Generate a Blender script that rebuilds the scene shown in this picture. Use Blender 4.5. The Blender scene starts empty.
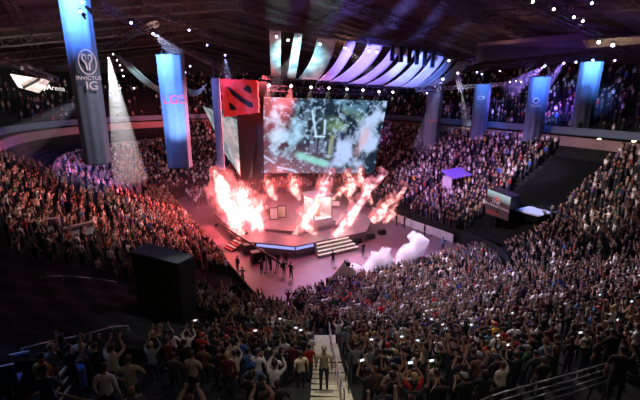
import bpy, bmesh, math, random
import numpy as np
from mathutils import Vector, Matrix, noise
random.seed(7); rng = np.random.default_rng(7)
SC = bpy.context.scene
C = bpy.data.collections.new('arena'); SC.collection.children.link(C)
R = math.radians
# ------------------------------------------------------------------ camera
EYE = Vector((0, 0, 18)); PITCH = R(15); F = 400.0
cam_d = bpy.data.cameras.new('camera'); cam = bpy.data.objects.new('camera', cam_d); C.objects.link(cam)
cam.location = EYE; cam.rotation_euler = (R(90) - PITCH, 0, 0)
cam_d.sensor_width = 36; cam_d.lens = 36 * F / 640; cam_d.clip_end = 500; cam_d.clip_start = 0.1
SC.camera = cam
cp, sp_ = math.cos(PITCH), math.sin(PITCH)
def ray(px, py):
    u = (px - 320) / F; v = (200 - py) / F
    return Vector((u, cp + v * sp_, -sp_ + v * cp))
def W(px, py, Y):                       # the point at forward distance Y seen at a pixel of the photograph
    d = ray(px, py); return EYE + d * (Y / d.y)
def G(px, py, z=0.0):                   # the point at height z
    d = ray(px, py); return EYE + d * ((z - EYE.z) / d.z)
def proj(p):
    q = Vector(p) - EYE
    f = q.y * cp - q.z * sp_
    if f < 0.5: return None
    return (320 + F * q.x / f, 200 - F * (q.y * sp_ + q.z * cp) / f, f)
AX = Vector((-0.5, 0.866, 0)); BX = Vector((0.866, 0.5, 0))
def AB(a, b, z=0.0): return AX * a + BX * b + Vector((0, 0, z))
def toab(p): return (p.x * AX.x + p.y * AX.y, p.x * BX.x + p.y * BX.y)
ROT = math.atan2(BX.y, BX.x)            # turn of the arena's axes (local x = b, local y = a)

# ------------------------------------------------------------------ materials
def mat(name, col, rough=.7, metal=0, emit=None, es=0, var=0, vs=4, objcol=False, attr=None, bump=0, alpha=1, trans=0):
    m = bpy.data.materials.new(name); m.use_nodes = True
    nt = m.node_tree; b = nt.nodes['Principled BSDF']
    b.inputs['Roughness'].default_value = rough; b.inputs['Metallic'].default_value = metal
    b.inputs['Base Color'].default_value = (*col, 1); b.inputs['Alpha'].default_value = alpha
    if trans: b.inputs['Transmission Weight'].default_value = trans
    src = None
    if objcol:
        oi = nt.nodes.new('ShaderNodeObjectInfo'); src = oi.outputs['Color']
    if attr:
        at = nt.nodes.new('ShaderNodeAttribute'); at.attribute_name = attr; src = at.outputs['Color']
    if var or bump:
        tc = nt.nodes.new('ShaderNodeTexCoord'); nz = nt.nodes.new('ShaderNodeTexNoise')
        nz.inputs['Scale'].default_value = vs; nz.inputs['Detail'].default_value = 4
        nt.links.new(tc.outputs['Object'], nz.inputs['Vector'])
        if var:
            mp = nt.nodes.new('ShaderNodeMapRange'); mp.inputs[1].default_value = .3; mp.inputs[2].default_value = .7
            mp.inputs[3].default_value = 1 - var; mp.inputs[4].default_value = 1 + var
            nt.links.new(nz.outputs['Fac'], mp.inputs[0])
            mx = nt.nodes.new('ShaderNodeVectorMath'); mx.operation = 'SCALE'
            if src: nt.links.new(src, mx.inputs[0])
            else: mx.inputs[0].default_value = col
            nt.links.new(mp.outputs[0], mx.inputs['Scale']); src = mx.outputs[0]
        if bump:
            bp = nt.nodes.new('ShaderNodeBump'); bp.inputs['Strength'].default_value = bump
            nt.links.new(nz.outputs['Fac'], bp.inputs['Height']); nt.links.new(bp.outputs[0], b.inputs['Normal'])
    if src: nt.links.new(src, b.inputs['Base Color'])
    if emit:
        b.inputs['Emission Color'].default_value = (*emit, 1); b.inputs['Emission Strength'].default_value = es
    return m
M = {}
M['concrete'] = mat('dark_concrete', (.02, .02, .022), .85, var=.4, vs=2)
M['floor'] = mat('arena_floor_cover', (.19, .095, .125), .45, var=.18, vs=.6)  # red stage light partly tinted into the cover's colour
M['wall'] = mat('dark_wall_paint', (.10, .075, .075), .8, var=.3, vs=.5)
M['pink_wall'] = mat('concourse_parapet_paint', (.30, .20, .20), .6, var=.12, vs=.5)
M['ledge'] = mat('ledge_blue_light_tint', (.13, .20, .30), .5, var=.1, vs=1)  # blue light along the fascia is tinted into this colour
M['roof'] = mat('roof_deck', (.12, .08, .068), .8, var=.45, vs=.35)
M['beam'] = mat('roof_steel', (.16, .12, .11), .6, .2, var=.3, vs=1)
M['black'] = mat('black_cloth', (.006, .006, .007), .95, var=.3, vs=3, bump=.3)
M['blackm'] = mat('black_metal', (.02, .02, .022), .45, .5, var=.2)
M['steel'] = mat('pale_steel', (.45, .46, .5), .35, .7, var=.1)
M['truss'] = mat('truss_metal', (.10, .10, .12), .4, .6, var=.2)
M['truss_pale'] = mat('pale_truss_metal', (.6, .62, .68), .4, .5, var=.1)
M['skin'] = mat('skin', (.42, .24, .17), .55, var=.1, vs=20)
M['shirt'] = mat('shirt_cloth', (1, 1, 1), .85, objcol=True, var=.15, vs=14, bump=.2)
M['pants'] = mat('dark_denim', (.025, .03, .05), .9, var=.2, vs=15)
M['shoe'] = mat('shoe_leather', (.03, .03, .03), .6, var=.2, vs=20)
M['eye'] = mat('dark_eye', (.02, .015, .015), .2, var=.1)
M['hair'] = mat('hair', (.02, .014, .01), .6, objcol=True, var=.3, vs=30, bump=.5)
M['crowd'] = mat('crowd_cloth_and_skin', (1, 1, 1), .8, attr='Col')
M['phone'] = mat('phone_body', (.01, .01, .012), .3, var=.1)
M['phone_screen'] = mat('phone_screen', (.1, .1, .1), .2, emit=(.75, .85, 1), es=1.6)
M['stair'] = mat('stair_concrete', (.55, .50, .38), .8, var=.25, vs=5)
M['banner'] = mat('banner_cloth', (.13, .19, .30), .75, var=.08, vs=2)
M['white_print'] = mat('white_print', (.75, .72, .85), .6, emit=(.7, .68, .9), es=.12)
M['red_print'] = mat('red_print', (.75, .03, .06), .6, var=.1)
M['sign_red'] = mat('sign_red', (.42, .03, .02), .6, emit=(.75, .02, .015), es=.36, var=.25, vs=1.5)  # emission added so the red face reads as lit all over
M['sign_black'] = mat('sign_black', (.012, .008, .008), .7, var=.1)
M['shaft'] = mat('shaft_cloth', (.025, .014, .014), .9, var=.3, vs=.6)
M['stage_top'] = mat('stage_deck', (.20, .15, .20), .35, var=.3, vs=1.2)
M['stage_side'] = mat('stage_fascia', (.22, .13, .13), .5, var=.3, vs=2)
M['stage_blue'] = mat('stage_edge_screen', (.1, .1, .3), .4, emit=(.35, .4, .95), es=1.1)
M['glass'] = mat('booth_glass', (.8, .8, .85), .08, alpha=.28)
M['white_panel'] = mat('white_panel', (.62, .62, .72), .5, var=.15, vs=1)
M['white_lamp'] = mat('white_lamp', (1, 1, 1), .5, emit=(1, .96, 1), es=12)
M['blue_lamp'] = mat('blue_lamp', (1, 1, 1), .5, emit=(.45, .4, 1), es=12)
M['warm_lamp'] = mat('warm_lamp', (1, 1, 1), .5, emit=(1, .72, .4), es=4)
M['stripe_red'] = mat('stripe_red', (.6, .05, .05), .5, var=.1)
M['stripe_white'] = mat('stripe_white', (.9, .85, .8), .5, var=.1)
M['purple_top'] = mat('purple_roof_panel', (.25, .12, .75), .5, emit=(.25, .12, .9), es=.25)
M['cream_panel'] = mat('cream_sponsor_panel', (.80, .72, .62), .6, var=.15, vs=.4)
M['drum_blue'] = mat('blue_plastic', (.04, .14, .42), .5, var=.1)

def drape_mat(name, c0, c1, scale):
    m = bpy.data.materials.new(name); m.use_nodes = True; nt = m.node_tree; nt.nodes.clear()
    o = nt.nodes.new('ShaderNodeOutputMaterial'); d = nt.nodes.new('ShaderNodeBsdfDiffuse'); t = nt.nodes.new('ShaderNodeBsdfTranslucent')
    ad = nt.nodes.new('ShaderNodeMixShader'); ad.inputs[0].default_value = .45
    tc = nt.nodes.new('ShaderNodeTexCoord'); nz = nt.nodes.new('ShaderNodeTexNoise'); nz.inputs['Scale'].default_value = scale; nz.inputs['Detail'].default_value = 3
    cr = nt.nodes.new('ShaderNodeValToRGB'); cr.color_ramp.elements[0].position = .38; cr.color_ramp.elements[1].position = .62
    cr.color_ramp.elements[0].color = (*c0, 1); cr.color_ramp.elements[1].color = (*c1, 1)
    nt.links.new(tc.outputs['Object'], nz.inputs['Vector']); nt.links.new(nz.outputs['Fac'], cr.inputs[0])
    for s in (d, t): nt.links.new(cr.outputs[0], s.inputs['Color'])
    nt.links.new(d.outputs[0], ad.inputs[1]); nt.links.new(t.outputs[0], ad.inputs[2]); nt.links.new(ad.outputs[0], o.inputs['Surface'])
    return m
M['drape_light_mottle'] = drape_mat('light_mottled_drape', (.35, .5, .55), (.85, .95, .95), .55)  # mottled projected light painted into the fabric colour
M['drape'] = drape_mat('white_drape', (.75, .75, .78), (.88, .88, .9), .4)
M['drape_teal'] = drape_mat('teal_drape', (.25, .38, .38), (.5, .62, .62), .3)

def volume_mat(name, col, density, noise_scale=None, lo=.45, hi=.62, aniso=0.3, emit=None, es=0, detail=2.5, rad=None):
    """smoke or haze: rad = (axis, r): the density falls off from the object's own local axis"""
    m = bpy.data.materials.new(name); m.use_nodes = True; nt = m.node_tree; nt.nodes.clear()
    o = nt.nodes.new('ShaderNodeOutputMaterial'); pv = nt.nodes.new('ShaderNodeVolumePrincipled')
    pv.inputs['Color'].default_value = (*col, 1); pv.inputs['Anisotropy'].default_value = aniso
    pv.inputs['Density'].default_value = density
    if emit: pv.inputs['Emission Color'].default_value = (*emit, 1); pv.inputs['Emission Strength'].default_value = es
    if noise_scale or rad:
        tc = nt.nodes.new('ShaderNodeTexCoord'); fac = None
        if noise_scale:
            nz = nt.nodes.new('ShaderNodeTexNoise'); nz.inputs['Scale'].default_value = noise_scale; nz.inputs['Detail'].default_value = detail
            mr = nt.nodes.new('ShaderNodeMapRange'); mr.inputs[1].default_value = lo; mr.inputs[2].default_value = hi
            nt.links.new(tc.outputs['Object'], nz.inputs['Vector']); nt.links.new(nz.outputs['Fac'], mr.inputs[0]); fac = mr.outputs[0]
        if rad:
            gr = nt.nodes.new('ShaderNodeTexCoord'); ln = nt.nodes.new('ShaderNodeVectorMath'); ln.operation = 'LENGTH'
            nt.links.new(gr.outputs['Object'], ln.inputs[0])
            mr2 = nt.nodes.new('ShaderNodeMapRange'); mr2.inputs[1].default_value = rad; mr2.inputs[2].default_value = rad * .35
            nt.links.new(ln.outputs['Value'], mr2.inputs[0])
            if fac:
                mm = nt.nodes.new('ShaderNodeMath'); mm.operation = 'MULTIPLY'; nt.links.new(fac, mm.inputs[0]); nt.links.new(mr2.outputs[0], mm.inputs[1]); fac = mm.outputs[0]
            else: fac = mr2.outputs[0]
        md = nt.nodes.new('ShaderNodeMath'); md.operation = 'MULTIPLY'; md.inputs[1].default_value = density
        nt.links.new(fac, md.inputs[0]); nt.links.new(md.outputs[0], pv.inputs['Density'])
        if emit:
            me = nt.nodes.new('ShaderNodeMath'); me.operation = 'MULTIPLY'; me.inputs[1].default_value = es
            nt.links.new(fac, me.inputs[0]); nt.links.new(me.outputs[0], pv.inputs['Emission Strength'])
    nt.links.new(pv.outputs[0], o.inputs['Volume'])
    return m

for k_ in ('black', 'concrete'): M[k_].node_tree.nodes['Principled BSDF'].inputs['Specular IOR Level'].default_value = .1
# ------------------------------------------------------------------ object helpers
def tag(o, label=None, cat=None, group=None, kind=None):
    if label: o['label'] = label
    if cat: o['category'] = cat
    if group: o['group'] = group
    if kind: o['kind'] = kind
    return o
def thing(name, label, cat, loc=(0, 0, 0), rot=(0, 0, 0), group=None):
    o = bpy.data.objects.new(name, None); C.objects.link(o); o.empty_display_size = .2
    o.location = loc; o.rotation_euler = rot
    return tag(o, label, cat, group)
def copy_tree(o, parent=None):
    c = o.copy(); C.objects.link(c)
    if parent: c.parent = parent
    for ch in o.children: copy_tree(ch, c)
    return c
class MB:
    def __init__(s): s.bm = bmesh.new(); s.mi = 0
    def box(s, c, size, rot=None):
        r = bmesh.ops.create_cube(s.bm, size=1)['verts']
        m = Matrix.Translation(Vector(c)) @ (rot.to_4x4() if rot else Matrix()) @ Matrix.Diagonal((*size, 1))
        bmesh.ops.transform(s.bm, matrix=m, verts=r); s._m(r); return s
    def _m(s, vs):
        for f in {f for v in vs for f in v.link_faces}: f.material_index = s.mi
    def tube(s, p0, p1, r0, r1=None, n=8):
        p0, p1 = Vector(p0), Vector(p1); d = p1 - p0
        r = bmesh.ops.create_cone(s.bm, cap_ends=True, segments=n, radius1=r0, radius2=r0 if r1 is None else r1, depth=d.length)['verts']
        m = Matrix.Translation((p0 + p1) / 2) @ d.to_track_quat('Z', 'Y').to_matrix().to_4x4()
        bmesh.ops.transform(s.bm, matrix=m, verts=r); s._m(r); return s
    def ball(s, c, r, sub=2, sc=(1, 1, 1)):
        v = bmesh.ops.create_icosphere(s.bm, subdivisions=sub, radius=r)['verts']
        bmesh.ops.transform(s.bm, matrix=Matrix.Translation(Vector(c)) @ Matrix.Diagonal((*sc, 1)), verts=v); s._m(v); return s
    def poly(s, pts, th=0):                      # a flat outline, thickened along its normal
        vs = [s.bm.verts.new(p) for p in pts]; f = s.bm.faces.new(vs); f.material_index = s.mi
        if th:
            s.bm.normal_update(); n = f.normal.copy()
            r = bmesh.ops.extrude_face_region(s.bm, geom=[f]); ev = [g for g in r['geom'] if isinstance(g, bmesh.types.BMVert)]
            bmesh.ops.translate(s.bm, vec=-n * th, verts=ev); s._m(ev + vs)
        return s
    def build(s, name, mats, parent=None, smooth=False, bevel=0):
        if bevel:
            bmesh.ops.bevel(s.bm, geom=s.bm.edges[:], offset=bevel, segments=2, affect='EDGES', profile=.5, clamp_overlap=True)
        bmesh.ops.recalc_face_normals(s.bm, faces=s.bm.faces[:])
        me = bpy.data.meshes.new(name); s.bm.to_mesh(me); s.bm.free()
        for m in (mats if isinstance(mats, (list, tuple)) else [mats]): me.materials.append(m)
        if smooth: me.polygons.foreach_set('use_smooth', [True] * len(me.polygons))
        o = bpy.data.objects.new(name, me); C.objects.link(o)
        if parent is not None: o.parent = parent
        return o
def mesh_obj(name, verts, faces, mats, parent=None, smooth=False, midx=None):
    me = bpy.data.meshes.new(name); me.from_pydata([tuple(v) for v in verts], [], faces)
    for m in (mats if isinstance(mats, (list, tuple)) else [mats]): me.materials.append(m)
    if smooth: me.polygons.foreach_set('use_smooth', [True] * len(me.polygons))
    if midx is not None: me.polygons.foreach_set('material_index', midx)
    me.validate(); me.update()
    o = bpy.data.objects.new(name, me); C.objects.link(o)
    if parent is not None: o.parent = parent
    return o
def text(body, size, M3, mat_, name='lettering', parent=None, ext=.01):
    cu = bpy.data.curves.new(name, 'FONT'); cu.body = body; cu.size = size; cu.extrude = ext; cu.align_x = 'CENTER'; cu.align_y = 'CENTER'
    tmp = bpy.data.objects.new('tmp', cu); C.objects.link(tmp)
    me = bpy.data.meshes.new_from_object(tmp.evaluated_get(bpy.context.evaluated_depsgraph_get())); bpy.data.objects.remove(tmp)
    me.name = name; me.materials.clear(); me.materials.append(mat_); o = bpy.data.objects.new(name, me); C.objects.link(o)
    if parent is not None: o.parent = parent
    o.matrix_world = M3; return o
def frame_m(origin, xdir, up):                   # matrix with local x, y in a plane, z out of it
    x = Vector(xdir).normalized(); z = x.cross(Vector(up)).normalized(); y = z.cross(x)
    return Matrix(((x.x, y.x, z.x, origin[0]), (x.y, y.y, z.y, origin[1]), (x.z, y.z, z.z, origin[2]), (0, 0, 0, 1)))

# ------------------------------------------------------------------ bowl geometry
CA, CB, HA, HB, RR = 47.5, 24.2, 26.5, 13.7, 8.0
def ring(s, step=.55):
    """points (a, b, u) round the floor at offset s; u names the place on the inner edge (radians at the corners)"""
    out = []; la, lb = HA - RR, HB - RR; r = RR + s
    segs = []
    cs = [(CA - la, CB + lb, -math.pi, -1.5 * math.pi), (CA + la, CB + lb, .5 * math.pi, 0), (CA + la, CB - lb, 0, -.5 * math.pi), (CA - la, CB - lb, -.5 * math.pi, -math.pi)]
    # walk: near end (b rising) -> corner -> right side (a rising) -> corner -> far end -> corner -> left side -> corner
    def line(p, q, tagn):
        n = max(1, int(math.dist(p, q) / step))
        for i in range(n):
            t = (i + .5) / n; out.append((p[0] + (q[0] - p[0]) * t, p[1] + (q[1] - p[1]) * t, (tagn, t * math.dist(p, q))))
    def arc(c, a0, a1, tagn):
        n = max(2, int(r * abs(a1 - a0) / step))
        for i in range(n):
            t = a0 + (a1 - a0) * (i + .5) / n; out.append((c[0] + r * math.cos(t), c[1] + r * math.sin(t), (tagn, t)))
    A0, A1, B0, B1 = CA - la, CA + la, CB - lb, CB + lb
    line((A0 - r, B0), (A0 - r, B1), 'near'); arc((A0, B1), math.pi, math.pi / 2, 'near_right')
    line((A0, B1 + r), (A1, B1 + r), 'right'); arc((A1, B1), math.pi / 2, 0, 'far_right')
    line((A1 + r, B1), (A1 + r, B0), 'far'); arc((A1, B0), 0, -math.pi / 2, 'far_left')
    line((A1, B0 - r), (A0, B0 - r), 'left'); arc((A0, B0), -math.pi / 2, -math.pi, 'near_left')
    return out
A0, A1, B0, B1 = CA - HA + RR, CA + HA - RR, CB - HB + RR, CB + HB - RR
def offs(a, b):
    da = max(A0 - a, 0, a - A1); db = max(B0 - b, 0, b - B1); return math.hypot(da, db) - RR
Z0, SL, RD = 1.2, .43, .8
ROWS = 25
def rowz(k): return Z0 + SL * RD * k + .075 * max(0, k - 12)
# sweep a profile [(s, z), ...] round the bowl
def sweep(profile, name, m, keep=None, nseg=None, midx=None):
    rings = []
    base = ring(0, 1.5)
    vs = []; fs = []; mi = []
    n = len(base); P = len(profile)
    def pt(i, s):
        a, b, u = base[i]
        # outward direction
        ca = min(max(a, A0), A1); cb = min(max(b, B0), B1); d = Vector((a - ca, b - cb)); d.normalize()
        return a + d.x * s, b + d.y * s
    for i in range(n):
        for (s, z) in profile:
            a, b = pt(i, s); vs.append(AB(a, b, z))
    for i in range(n):
        j = (i + 1) % n
        a, b = pt(i, profile[0][0])
        if keep and not keep(a, b): continue
        for k in range(P - 1):
            fs.append((i * P + k, j * P + k, j * P + k + 1, i * P + k + 1)); mi.append(midx[k] if midx else 0)
    return mesh_obj(name, vs, fs, m, midx=mi if midx else None)
prof = [(0, 0), (0, Z0 + .6), (.15, Z0 + .6), (.15, Z0)]
for k in range(ROWS):
    prof += [(.15 + RD * (k + 1), rowz(k)), (.15 + RD * (k + 1), rowz(k + 1))]
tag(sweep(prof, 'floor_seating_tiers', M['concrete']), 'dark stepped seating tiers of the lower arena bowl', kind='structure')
ST = .15 + RD * ROWS; ZT = rowz(ROWS)
far = lambda a, b: (AB(a, b).length > 27)
tag(sweep([(ST, ZT), (ST + .01, ZT + 1.3), (ST + .3, ZT + 1.3), (ST + .3, ZT)], 'wall_concourse', M['pink_wall'], keep=far), 'dusty pink concourse parapet wall above the lower bowl', kind='structure')
tag(sweep([(ST + .3, ZT), (ST + 4, ZT), (ST + 4, ZT + 2.2), (ST + 1.4, ZT + 2.2)], 'wall_suites', M['wall'], keep=far), 'dark recessed concourse band behind the parapet', kind='structure')
ZU = ZT + 1.5
tag(sweep([(ST + 1.4, ZU), (ST + 1.4, ZU + 1.0), (ST + 1.6, ZU + 1.0), (ST + 1.6, ZU + .2)], 'wall_ledge', M['ledge'], keep=far), 'blue-lit fascia ledge of the upper deck', kind='structure')
UR = 20; prof = [(ST + 1.6, ZU + .2)]
for k in range(UR):
    prof += [(ST + 1.6 + .85 * (k + 1), ZU + .2 + .5 * k), (ST + 1.6 + .85 * (k + 1), ZU + .2 + .5 * (k + 1))]
tag(sweep(prof, 'floor_upper_deck', M['concrete'], keep=far), 'dark stepped tiers of the upper deck', kind='structure')
SU = ST + 1.6 + .85 * UR; ZUU = ZU + .2 + .5 * UR
tag(sweep([(SU, ZUU), (SU + 3, ZUU), (SU + 3, ZUU + 12)], 'wall_outer', M['wall'], keep=lambda a, b: AB(a, b).length > 8), 'dark outer wall of the arena above the upper deck', kind='structure')
s18 = .15 + RD * 18.1
tag(sweep([(s18, rowz(17)), (s18, rowz(18) + 1.1), (s18 + .25, rowz(18) + 1.1), (s18 + .25, rowz(18))], 'wall_balcony', M['pink_wall'], keep=lambda a, b: a > 58 and b < B1), 'dusty pink balcony parapet above the low-side crowd', kind='structure')
# floor
mb = MB(); mb.box((0, 0, -.06), (27.5, 53.2, .12)); o = mb.build('floor', M['floor']); o.location = AB(CA, CB, 0); o.rotation_euler.z = ROT
tag(o, 'smooth red-lit arena floor covering', kind='structure')
# ceiling: dark deck rising to the middle with rows of ribs
def ceil_z(a, b): return 36 - .10 * abs(a - CA) - .16 * abs(b - CB)
vs = []; fs = []; NA, NB = 150, 40
for i in range(NA + 1):
    for j in range(NB + 1):
        a = CA - 95 + 190 * i / NA; b = CB - 80 + 160 * j / NB
        vs.append(AB(a, b, max(ceil_z(a, b), 24) + (.35 if i % 2 else 0)))
for i in range(NA):
    for j in range(NB):
        q = i * (NB + 1) + j; fs.append((q, q + 1, q + NB + 2, q + NB + 1))
tag(mesh_obj('ceiling', vs, fs, M['roof']), 'dark ribbed roof deck of the arena', kind='structure')

# ------------------------------------------------------------------ trusses
def truss_mb(p0, p1, w=.5, r=.035, cell=1.0):
    p0, p1 = Vector(p0), Vector(p1); d = (p1 - p0); L = d.length; d.normalize()
    s = d.cross(Vector((0, 0, 1))); s.normalize(); u = s.cross(d)
    mb = MB(); n = max(1, int(L / cell))
    cor = [s * (w / 2) * i + u * (w / 2) * j for i, j in ((-1, -1), (1, -1), (1, 1), (-1, 1))]
    for c in cor: mb.tube(p0 + c, p1 + c, r, n=5)
    for k in range(n):
        a = p0 + d * L * k / n; b = p0 + d * L * (k + 1) / n
        for q in range(4):
            mb.tube(a + cor[q], b + cor[(q + 1) % 4], r * .6, n=4); mb.tube(a + cor[q], a + cor[(q + 1) % 4], r * .6, n=4)
    return mb
def truss(p0, p1, label, w=.5, r=.035, cell=1.0, m='truss', name='lighting_truss', cat='truss', group=None):
    o = truss_mb(p0, p1, w, r, cell).build(name, M[m]); return tag(o, label, cat, group)
# roof trusses running under the deck, along and across
names = ['first', 'second', 'third', 'fourth', 'fifth', 'sixth', 'seventh', 'eighth', 'ninth', 'tenth', 'eleventh', 'twelfth', 'thirteenth', 'fourteenth', 'fifteenth', 'sixteenth', 'seventeenth', 'eighteenth', 'nineteenth', 'twentieth']
for i, a in enumerate((22, 34, 46, 58, 70, 82, 94, 106)):
    for sgn, side in ((-1, 'low side'), (1, 'high side')):
        truss(AB(a, CB, ceil_z(a, CB) - 1.6), AB(a, CB + sgn * 52, ceil_z(a, CB + sgn * 52) - 1.6), f'brown steel roof truss, {names[i]} from the camera, {"left" if sgn < 0 else "right"} half of the roof', 1.3, .10, 2.6, 'beam', 'roof_truss', 'roof truss')
for i, b in enumerate((-22, -6, 10, 40, 56, 72)):
    for h in (0, 1):
        a0, a1 = (8, CA) if h == 0 else (CA, 120)
        truss(AB(a0, b, ceil_z(a0, b) - 1.0), AB(a1, b, ceil_z(a1, b) - 1.0), f'brown lengthwise roof girder, {names[i]} counted from the left, {"near" if h == 0 else "far"} half', .9, .08, 2.4, 'beam', 'roof_girder', 'roof girder')

# ------------------------------------------------------------------ people
HEADC = (0, .02, 1.62)
def skeleton(pose, low):
    """joints: name -> (co, radius); bones: (a, b, material a..b split)"""
    J = {}; E = []
    def j(n, co, r, par=None):
        J[n] = (Vector(co), r if isinstance(r, tuple) else (r, r))
        if par: E.append((par, n))
    lean = {'up': .03, 'one': .02}.get(pose, 0)
    j('pelvis', (0, 0, .96), (.155, .115)); j('waist', (0, 0, 1.10), (.14, .105), 'pelvis')
    j('chest', (0, lean * .5, 1.32), (.175, .12), 'waist'); j('neckbase', (0, lean, 1.455), (.075, .07), 'chest')
    j('neck', (0, lean + .01, 1.52), (.052, .056), 'neckbase'); j('jaw', (0, lean + .03, 1.575), (.068, .08), 'neck')
    j('head', (0, lean + .02, 1.65), (.08, .098), 'jaw'); j('crown', (0, lean + .01, 1.72), (.055, .07), 'head')
    spread = {'wide': .16}.get(pose, .10)
    for s, sd in ((-1, 'l'), (1, 'r')):
        j('hip' + sd, (s * .09, 0, .88), .09, 'pelvis'); fy = .16 * s if pose == 'walk' else .02
        j('knee' + sd, (s * (.09 + spread) / 1.9, .03 + fy * .7, .50), .062, 'hip' + sd)
        j('ankle' + sd, (s * spread, -.01 + fy, .10), .042, 'knee' + sd); j('toe' + sd, (s * (spread + .02), .14 + fy, .04), .038, 'ankle' + sd)
        P = pose
        if pose == 'one': P = 'up' if s > 0 else 'down'
        sh = (s * .19, lean, 1.41)
        if P == 'up': el, wr, hd = (s * .27, .20, 1.50), (s * .12, .30, 1.72), (0, .05, .09)
        elif P == 'cheer': el, wr, hd = (s * .34, .04, 1.62), (s * .33, .10, 1.90), (s * .01, .02, .10)
        elif P == 'clap': el, wr, hd = (s * .27, .08, 1.18), (s * .08, .30, 1.30), (-s * .03, .06, .07)
        elif P == 'fold': el, wr, hd = (s * .28, .03, 1.15), (-s * .02, .22, 1.17 + .03 * s), (-s * .09, .02, .01)
        elif P == 'wide': el, wr, hd = (s * .34, .02, 1.20), (s * .22, .12, 1.02), (-s * .04, .04, -.06)
        else: el, wr, hd = (s * .25, -.03, 1.14), (s * .26, .06, .90), (0, .02, -.09)
        j('sh' + sd, sh, .062, 'chest'); j('el' + sd, el, .045, 'sh' + sd); j('wr' + sd, wr, .028, 'el' + sd)
        hv = Vector(hd); j('palm' + sd, Vector(wr) + hv * .85, (.042, .020) if not low else .035, 'wr' + sd)
        if not low:
            side = Vector((0, 1, 0)) if P in ('down', 'wide') else Vector((1, 0, 0)); hn = hv.normalized()
            side = (side - hn * side.dot(hn)).normalized(); cur = hn.cross(side)
            for f in range(4):
                L = (.030, .035, .032, .024)[f]; root = J['palm' + sd][0] + side * (f - 1.5) * .020 + hn * .012
                j(f'f{f}a' + sd, root + hn * L * .8, .0095, 'palm' + sd); j(f'f{f}b' + sd, root + hn * L * 1.6 + cur * .010, .0085, f'f{f}a' + sd)
                j(f'f{f}c' + sd, root + hn * L * 2.1 + cur * .024, .0075, f'f{f}b' + sd)
            rt = J['wr' + sd][0] + hn * .02 - side * .03 * (1 if s > 0 else -1) * 1.0
            j('t0' + sd, rt + hn * .02 - side * .018 * s, .011, 'palm' + sd); j('t1' + sd, rt + hn * .055 - side * .026 * s, .009, 't0' + sd)
    return J, E
def person_mesh(pose, low=False, long_sleeve=False):
    J, E = skeleton(pose, low); names_ = list(J); ix = {n: i for i, n in enumerate(names_)}
    me = bpy.data.meshes.new('tmp'); me.from_pydata([J[n][0] for n in names_], [(ix[a], ix[b]) for a, b in E], [])
    ob = bpy.data.objects.new('tmp', me); C.objects.link(ob)
    md = ob.modifiers.new('Skin', 'SKIN'); md.use_smooth_shade = not low
    for i, n in enumerate(names_):
        sv = me.skin_vertices[0].data[i]; sv.radius = J[n][1]; sv.use_root = (n == 'pelvis')
    if not low:
        sb = ob.modifiers.new('Sub', 'SUBSURF'); sb.levels = 1; sb.render_levels = 1
    dg = bpy.context.evaluated_depsgraph_get(); ev = ob.evaluated_get(dg); em = bpy.data.meshes.new_from_object(ev)
    bpy.data.objects.remove(ob)
    def region(p):                          # 0 shirt 1 skin 2 trousers 3 shoe
        best = None
        for a, b in E:
            A, B = J[a][0], J[b][0]; d = B - A; t = max(0, min(1, (p - A).dot(d) / max(d.length_squared, 1e-9)))
            q = (A + d * t - p).length - (J[a][1][0] * (1 - t) + J[b][1][0] * t) * .6
            if best is None or q < best[0]: best = (q, a, b, t)
        _, a, b, t = best
        if b[:-1] == 'toe' or (b[:-1] == 'ankle' and t > .9): return 3
        if b[:-1] in ('hip', 'knee', 'ankle') or (b == 'waist' and t < .25): return 2
        if b in ('neck', 'jaw', 'head', 'crown'): return 1 if p.z > 1.49 or b != 'neck' else 0
        if b[:-1] == 'el': return 0 if (t < .75 or long_sleeve) else 1
        if b[:-1] == 'wr': return 0 if (long_sleeve and t < .9) else 1
        if b[:-1] in ('palm', 't0', 't1') or b[0] == 'f': return 1
        return 0
    reg = [region(p.center) for p in em.polygons]
    if low: return em, reg
    for m in ('shirt', 'skin', 'pants', 'shoe', 'eye'): em.materials.append(M[m])
    bm = bmesh.new(); bm.from_mesh(em)
    for f, r in zip(bm.faces, reg): f.material_index = r; f.smooth = True
    hy = J['head'][0].y
    def add(c, r, sc, mi):
        v = bmesh.ops.create_icosphere(bm, subdivisions=1, radius=r)['verts']
        bmesh.ops.transform(bm, matrix=Matrix.Translation(Vector(c)) @ Matrix.Diagonal((*sc, 1)), verts=v)
        for f in {f for q in v for f in q.link_faces}: f.material_index = mi; f.smooth = True
    add((0, hy + .095, 1.635), .018, (.8, 1.3, 1.3), 1)                       # nose
    for s in (-1, 1):
        add((s * .032, hy + .080, 1.66), .011, (1.2, .8, .8), 4)              # eyes
        add((s * .078, hy - .002, 1.645), .024, (.4, .8, 1.2), 1)             # ears
    add((0, hy + .078, 1.595), .014, (1.8, .7, .45), 4)                       # mouth
    bm.to_mesh(em); bm.free(); em.name = 'person_' + pose
    return em
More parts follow.
